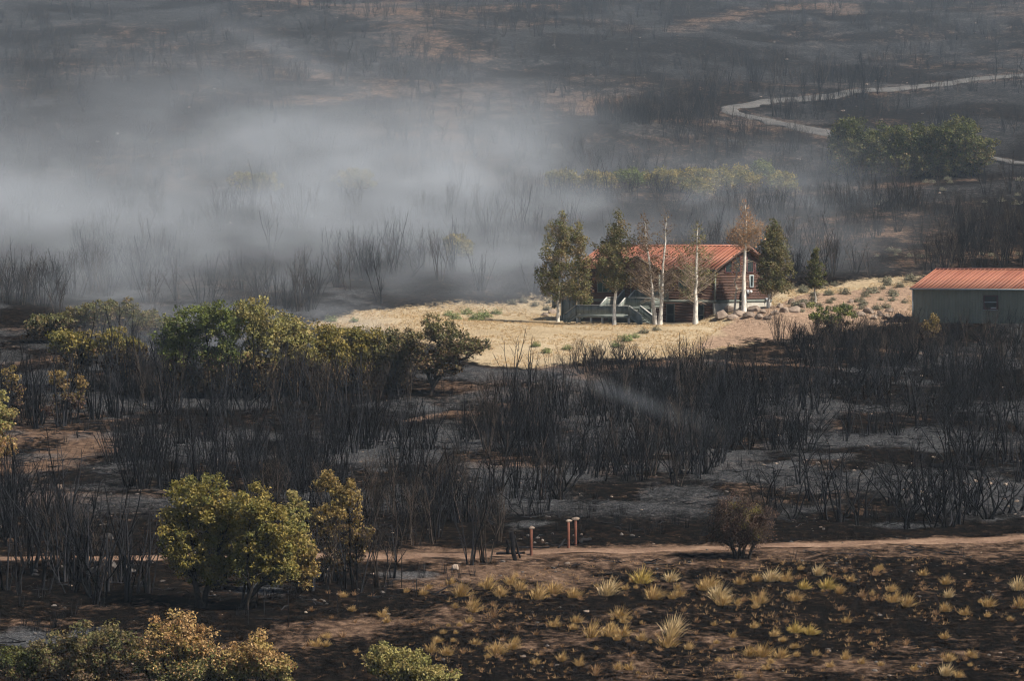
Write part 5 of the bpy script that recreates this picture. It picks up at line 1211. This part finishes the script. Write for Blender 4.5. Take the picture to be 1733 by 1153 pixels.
tag(gn_scatter('scattered_stones', np.stack([x, y, height(x, y)+0.02], 1), np.minimum(rgb.integers(1, 14, len(x))//2+1, 6), sc_, rgb.random(len(x))*6.28, rcol, sz=np.full(len(x), 0.8)), 'loose small stones and clods littering the burnt ground', 'stones', kind='stuff')

# ------------------------------------------------------------------ posts, logs
def capped_post(px, ytop, ybase, rocklab, lab):
    B = g1(px, ybase); m = B[1]/F; H = (ybase-ytop)*m
    b = MB().tube([(0, 0, -0.3), (0, 0, H*0.5), (0, 0, H)], 0.085, 12, cap=True)
    p = b.build('pole', M['rust'], smooth=False); p.name = 'steel_post'; p.location = B
    tag(p, lab, 'post', 'rusty posts at the road entrance')
    tag(link('cap_stone', ROCK[rgr.integers(5)], loc=B+np.array([0.02, 0, H+0.08]), rot=(0, 0, px), scale=(rgr.uniform(0.34, 0.46), 0.34, rgr.uniform(0.28, 0.4))), rocklab, 'stone')
capped_post(899, 896, 941, 'pale stone balanced on the single rusty post by the charred gate', 'single rusty steel post nearest to the charred gate posts'.replace('nearest to', 'standing by'))
capped_post(962, 884, 928, 'broad flat stone balanced on the front post of the rusty pair', 'front rusty steel post of the pair, under a broad flat stone')
capped_post(974, 881, 924, 'small stone balanced on the rear post of the rusty pair', 'rear rusty steel post of the pair, under a small stone')
def beam(p, q, r, nm, lab, cat, grp=None, sd_=0):
    p = np.array(p); q = np.array(q); rg = np.random.default_rng(sd_); n = 7; f = np.linspace(0, 1, n)[:, None]
    P = p+(q-p)*f; P[1:-1] += rg.normal(size=(n-2, 3))*r*0.25
    b = MB().tube(P, r*(0.85+0.3*rg.random(n)), 7, cap=True)
    return tag(b.build(nm, M['char'], smooth=True), lab, cat, grp)
def up(px, py, z): B = g1(px, py); B[2] += z; return B
beam(up(872, 949, -.2), up(866, 949, 1.75), 0.15, 'charred_post', 'tall thick charred gate post leaning beside the dirt road', 'post', sd_=1)
beam(up(881, 945, -.1), up(870.5, 946, 1.45), 0.06, 'charred_brace', 'thin charred brace leaning against the thick gate post', 'brace', sd_=2)
beam(up(861, 941, -.2), up(858.5, 941, 0.98), 0.10, 'charred_post', 'short charred gate post stump behind the thick gate post', 'post', sd_=3)
beam(up(840, 941, .1), up(888, 939.5, .1), 0.09, 'charred_rail', 'fallen charred rail lying at the foot of the gate posts', 'rail', sd_=4)
beam(up(878, 931, .12), up(930, 930, .1), 0.06, 'fallen_pole', 'long fallen pole lying behind the single rusty post', 'pole', sd_=5)
beam(up(978, 921, .15), up(1000, 918, .2), 0.12, 'charred_log', 'short charred log on the ground beside the rusty pair of posts', 'log', sd_=6)
beam(up(945, 929, .05), up(957, 922, .35), 0.06, 'charred_branch', 'burnt branch propped at the foot of the rusty pair of posts', 'branch', sd_=7)
beam(up(1572, 791, .18), up(1652, 797, .12), 0.17, 'charred_log', 'long black fallen log lying above the tan stones', 'log', sd_=8)
for k, (px, py) in enumerate([(420, 1058), (447, 1042), (488, 1062), (571, 1040), (604, 1028), (556, 1018), (631, 1012), (652, 1003), (680, 996), (705, 1010)]):
    beam(up(px, py, -.1), up(px, py, 1.0+0.5*(k % 3)), 0.028, 'fence_stake', 'thin charred fence stake on the slope beside the gold-green oaks', 'stake', 'thin stakes on the slope', 20+k)
B = g1(1387, 655)
o = link('charred_stump', rock_mesh(77, M['char'], 0.9), loc=B, scale=(1.7, 1.2, 0.95)); tag(o, 'squat black charred stump on pale ash below the shed', 'stump')

# ------------------------------------------------------------------ smoke and haze
def smoke_mat(name, build):
    m = bpy.data.materials.new(name); m.use_nodes = True; n = m.node_tree; n.nodes.clear()
    out = n.nodes.new('ShaderNodeOutputMaterial'); v = n.nodes.new('ShaderNodeVolumePrincipled')
    v.inputs['Color'].default_value = (0.83, 0.885, 0.945, 1); v.inputs['Anisotropy'].default_value = 0.0
    d = build(n); n.links.new(d, v.inputs['Density']); n.links.new(v.outputs[0], out.inputs['Volume'])
    return m
def smoke_box(name, cx, y0, y1, x0, x1, hgt, label, dens, seed, slope_y=(None, None), edge=(0.25, 0.25), puff=0.055, lo=0.42, hi=0.72, zfall=0.75, ey=(30, 30)):
    """a bank of smoke lying on the slope: box tilted with the ground, soft towards its sides, broken up by noise"""
    za, zb = float(np.interp(y0, _ty, _tz)), float(np.interp(y1, _ty, _tz)); L = math.hypot(y1-y0, zb-za); ang = math.atan2(zb-za, y1-y0)
    W_ = x1-x0
    me = MB().box(-W_/2, W_/2, 0, L, -6, hgt).mesh(name, M['char'])
    me.materials.clear()
    def build(n):
        tc = N(n, 'ShaderNodeTexCoord'); s_ = N(n, 'ShaderNodeSeparateXYZ'); n.links.new(tc.outputs['Object'], s_.inputs[0])
        x, y, z = s_.outputs
        fx = math_(n, 'MULTIPLY', smooth(n, x, -W_/2, -W_/2+W_*edge[0]), smooth(n, x, W_/2, W_/2-W_*(edge[1] or edge[0])))
        fy = math_(n, 'MULTIPLY', smooth(n, y, 0, ey[0]), smooth(n, y, L, L-ey[1]))
        fz = math_(n, 'POWER', math_(n, 'SUBTRACT', 1.0, math_(n, 'DIVIDE', math_(n, 'MAXIMUM', z, 0.0), hgt), True), zfall)
        mp = N(n, 'ShaderNodeMapping'); mp.inputs['Location'].default_value = (seed*13.1, seed*7.7, 0); mp.inputs['Scale'].default_value = (1, 0.6, 1.9); mp.inputs['Rotation'].default_value = (0, 0.35, 0.3); n.links.new(tc.outputs['Object'], mp.inputs[0])
        nz = noise(n, mp.outputs[0], puff, 3, 0.55)
        nz2 = noise(n, mp.outputs[0], puff*3.6, 3, 0.55)
        f = smooth(n, math_(n, 'ADD', nz, math_(n, 'MULTIPLY', math_(n, 'SUBTRACT', nz2, 0.5), 0.7)), lo, hi)
        d = math_(n, 'MULTIPLY', math_(n, 'MULTIPLY', fx, fy), math_(n, 'MULTIPLY', fz, f))
        return math_(n, 'MULTIPLY', d, dens)
    me.materials.append(smoke_mat(name, build))
    o = link(name, me, loc=(cx if cx is not None else (x0+x1)/2, y0, za), rot=(ang, 0, 0))
    return tag(o, label, 'smoke', kind='stuff')
if SMOKE:
    smoke_box('smoke', None, 382, 640, -140, 4, 32, 'thick grey smoke bank drifting low beyond the oak thicket', 0.022, 1, puff=0.024, lo=0.36, hi=0.74, edge=(0.66, 0.26), ey=(16, 170), zfall=3.2)
    smoke_box('smoke', None, 405, 610, -56, 30, 24, 'grey smoke bank drifting low behind the meadow', 0.024, 5, puff=0.030, lo=0.36, hi=0.74, edge=(0.36, 0.0), ey=(20, 120), zfall=2.6)
    smoke_box('smoke', None, 428, 560, -25, 58, 12, 'thin smoke drifting over the slope behind the house', 0.014, 2, puff=0.05, lo=0.38, hi=0.72, edge=(0.3, 0.0), ey=(14, 50), zfall=2.0)
    smoke_box('smoke', None, 352, 392, -42, -8, 6, 'faint low smoke among the stems of the oak thicket', 0.032, 3, puff=0.12, lo=0.35, hi=0.70, edge=(0.3, 0.0), ey=(10, 12), zfall=1.5)
    za, zb = float(np.interp(455, _ty, _tz)), float(np.interp(1000, _ty, _tz))
    vo = MB().box(-320, 320, 0, math.hypot(545, zb-za), -30, 62).build('smoke', None); vo.data.materials.clear()
    vo.location = (0, 455, za); vo.rotation_euler = (math.atan2(zb-za, 545), 0, 0)
    vm = bpy.data.materials.new('smoke_veil'); vm.use_nodes = True; vm.node_tree.nodes.clear()
    vo_, vv = vm.node_tree.nodes.new('ShaderNodeOutputMaterial'), vm.node_tree.nodes.new('ShaderNodeVolumePrincipled')
    vv.inputs['Color'].default_value = (0.72, 0.85, 1.0, 1); vv.inputs['Density'].default_value = 0.00030
    vm.node_tree.links.new(vv.outputs[0], vo_.inputs['Volume']); vo.data.materials.append(vm)
    tag(vo, 'thin blue smoky veil hanging over the far hillside', 'smoke', kind='stuff')
    def streak(label, P0, P1, rad, dens):  # straight pale streak built as a thin volume, fading at both ends
        P0 = np.array(P0); P1 = np.array(P1); d = P1-P0; L = float(np.linalg.norm(d))
        V_, Q_ = tube([(0, 0, 0), (L*0.5, 0, 0), (L, 0, 0)], rad, 10)
        me = mesh_np('smoke', V_, Q_, [(0, i+1, i) for i in range(1, 9)]+[(20, 20+i, 21+i) for i in range(1, 9)], [])
        def build(n):
            tc = N(n, 'ShaderNodeTexCoord'); s_ = N(n, 'ShaderNodeSeparateXYZ'); n.links.new(tc.outputs['Object'], s_.inputs[0])
            x, y, z = s_.outputs
            rr = math_(n, 'SQRT', math_(n, 'ADD', math_(n, 'MULTIPLY', y, y), math_(n, 'MULTIPLY', z, z)))
            f = math_(n, 'MULTIPLY', smooth(n, rr, rad*0.9, 0.0), math_(n, 'MULTIPLY', smooth(n, x, 0, L*0.45), smooth(n, x, L, L*0.5)))
            return math_(n, 'MULTIPLY', f, dens)
        me.materials.append(smoke_mat('pale_streak', build))
        o = link('smoke', me, loc=P0); o.rotation_mode = 'QUATERNION'; o.rotation_quaternion = Vector(d).to_track_quat('X', 'Z')
        return tag(o, label, 'smoke', kind='stuff')
    A_ = g1(880, 630); B_ = g1(1265, 800)
    streak('pale straight wisp slanting over the black thicket below the meadow', A_+np.array([0, -4, 1.6]), B_+np.array([0, -4, 2.2]), 1.3, 0.019)
    A_ = g1(290, 20); B_ = g1(770, 250)
    streak('pale straight wisp slanting across the far hillside', A_+np.array([0, -6, 2]), B_+np.array([0, -6, 2]), 4.5, 0.007)
if HAZE:
    hb = MB().box(-440, 440, -90, 1190, -24, 152).build('haze', None)
    hb.data.materials.clear()
    m = bpy.data.materials.new('haze_air'); m.use_nodes = True; n = m.node_tree; n.nodes.clear()
    out = n.nodes.new('ShaderNodeOutputMaterial'); v = n.nodes.new('ShaderNodeVolumePrincipled')
    v.inputs['Color'].default_value = (0.72, 0.86, 1.0, 1); v.inputs['Density'].default_value = 0.00008; v.inputs['Anisotropy'].default_value = 0.0
    n.links.new(v.outputs[0], out.inputs['Volume']); hb.data.materials.append(m)
    tag(hb, 'pale blue air haze filling the valley', 'haze', kind='stuff')
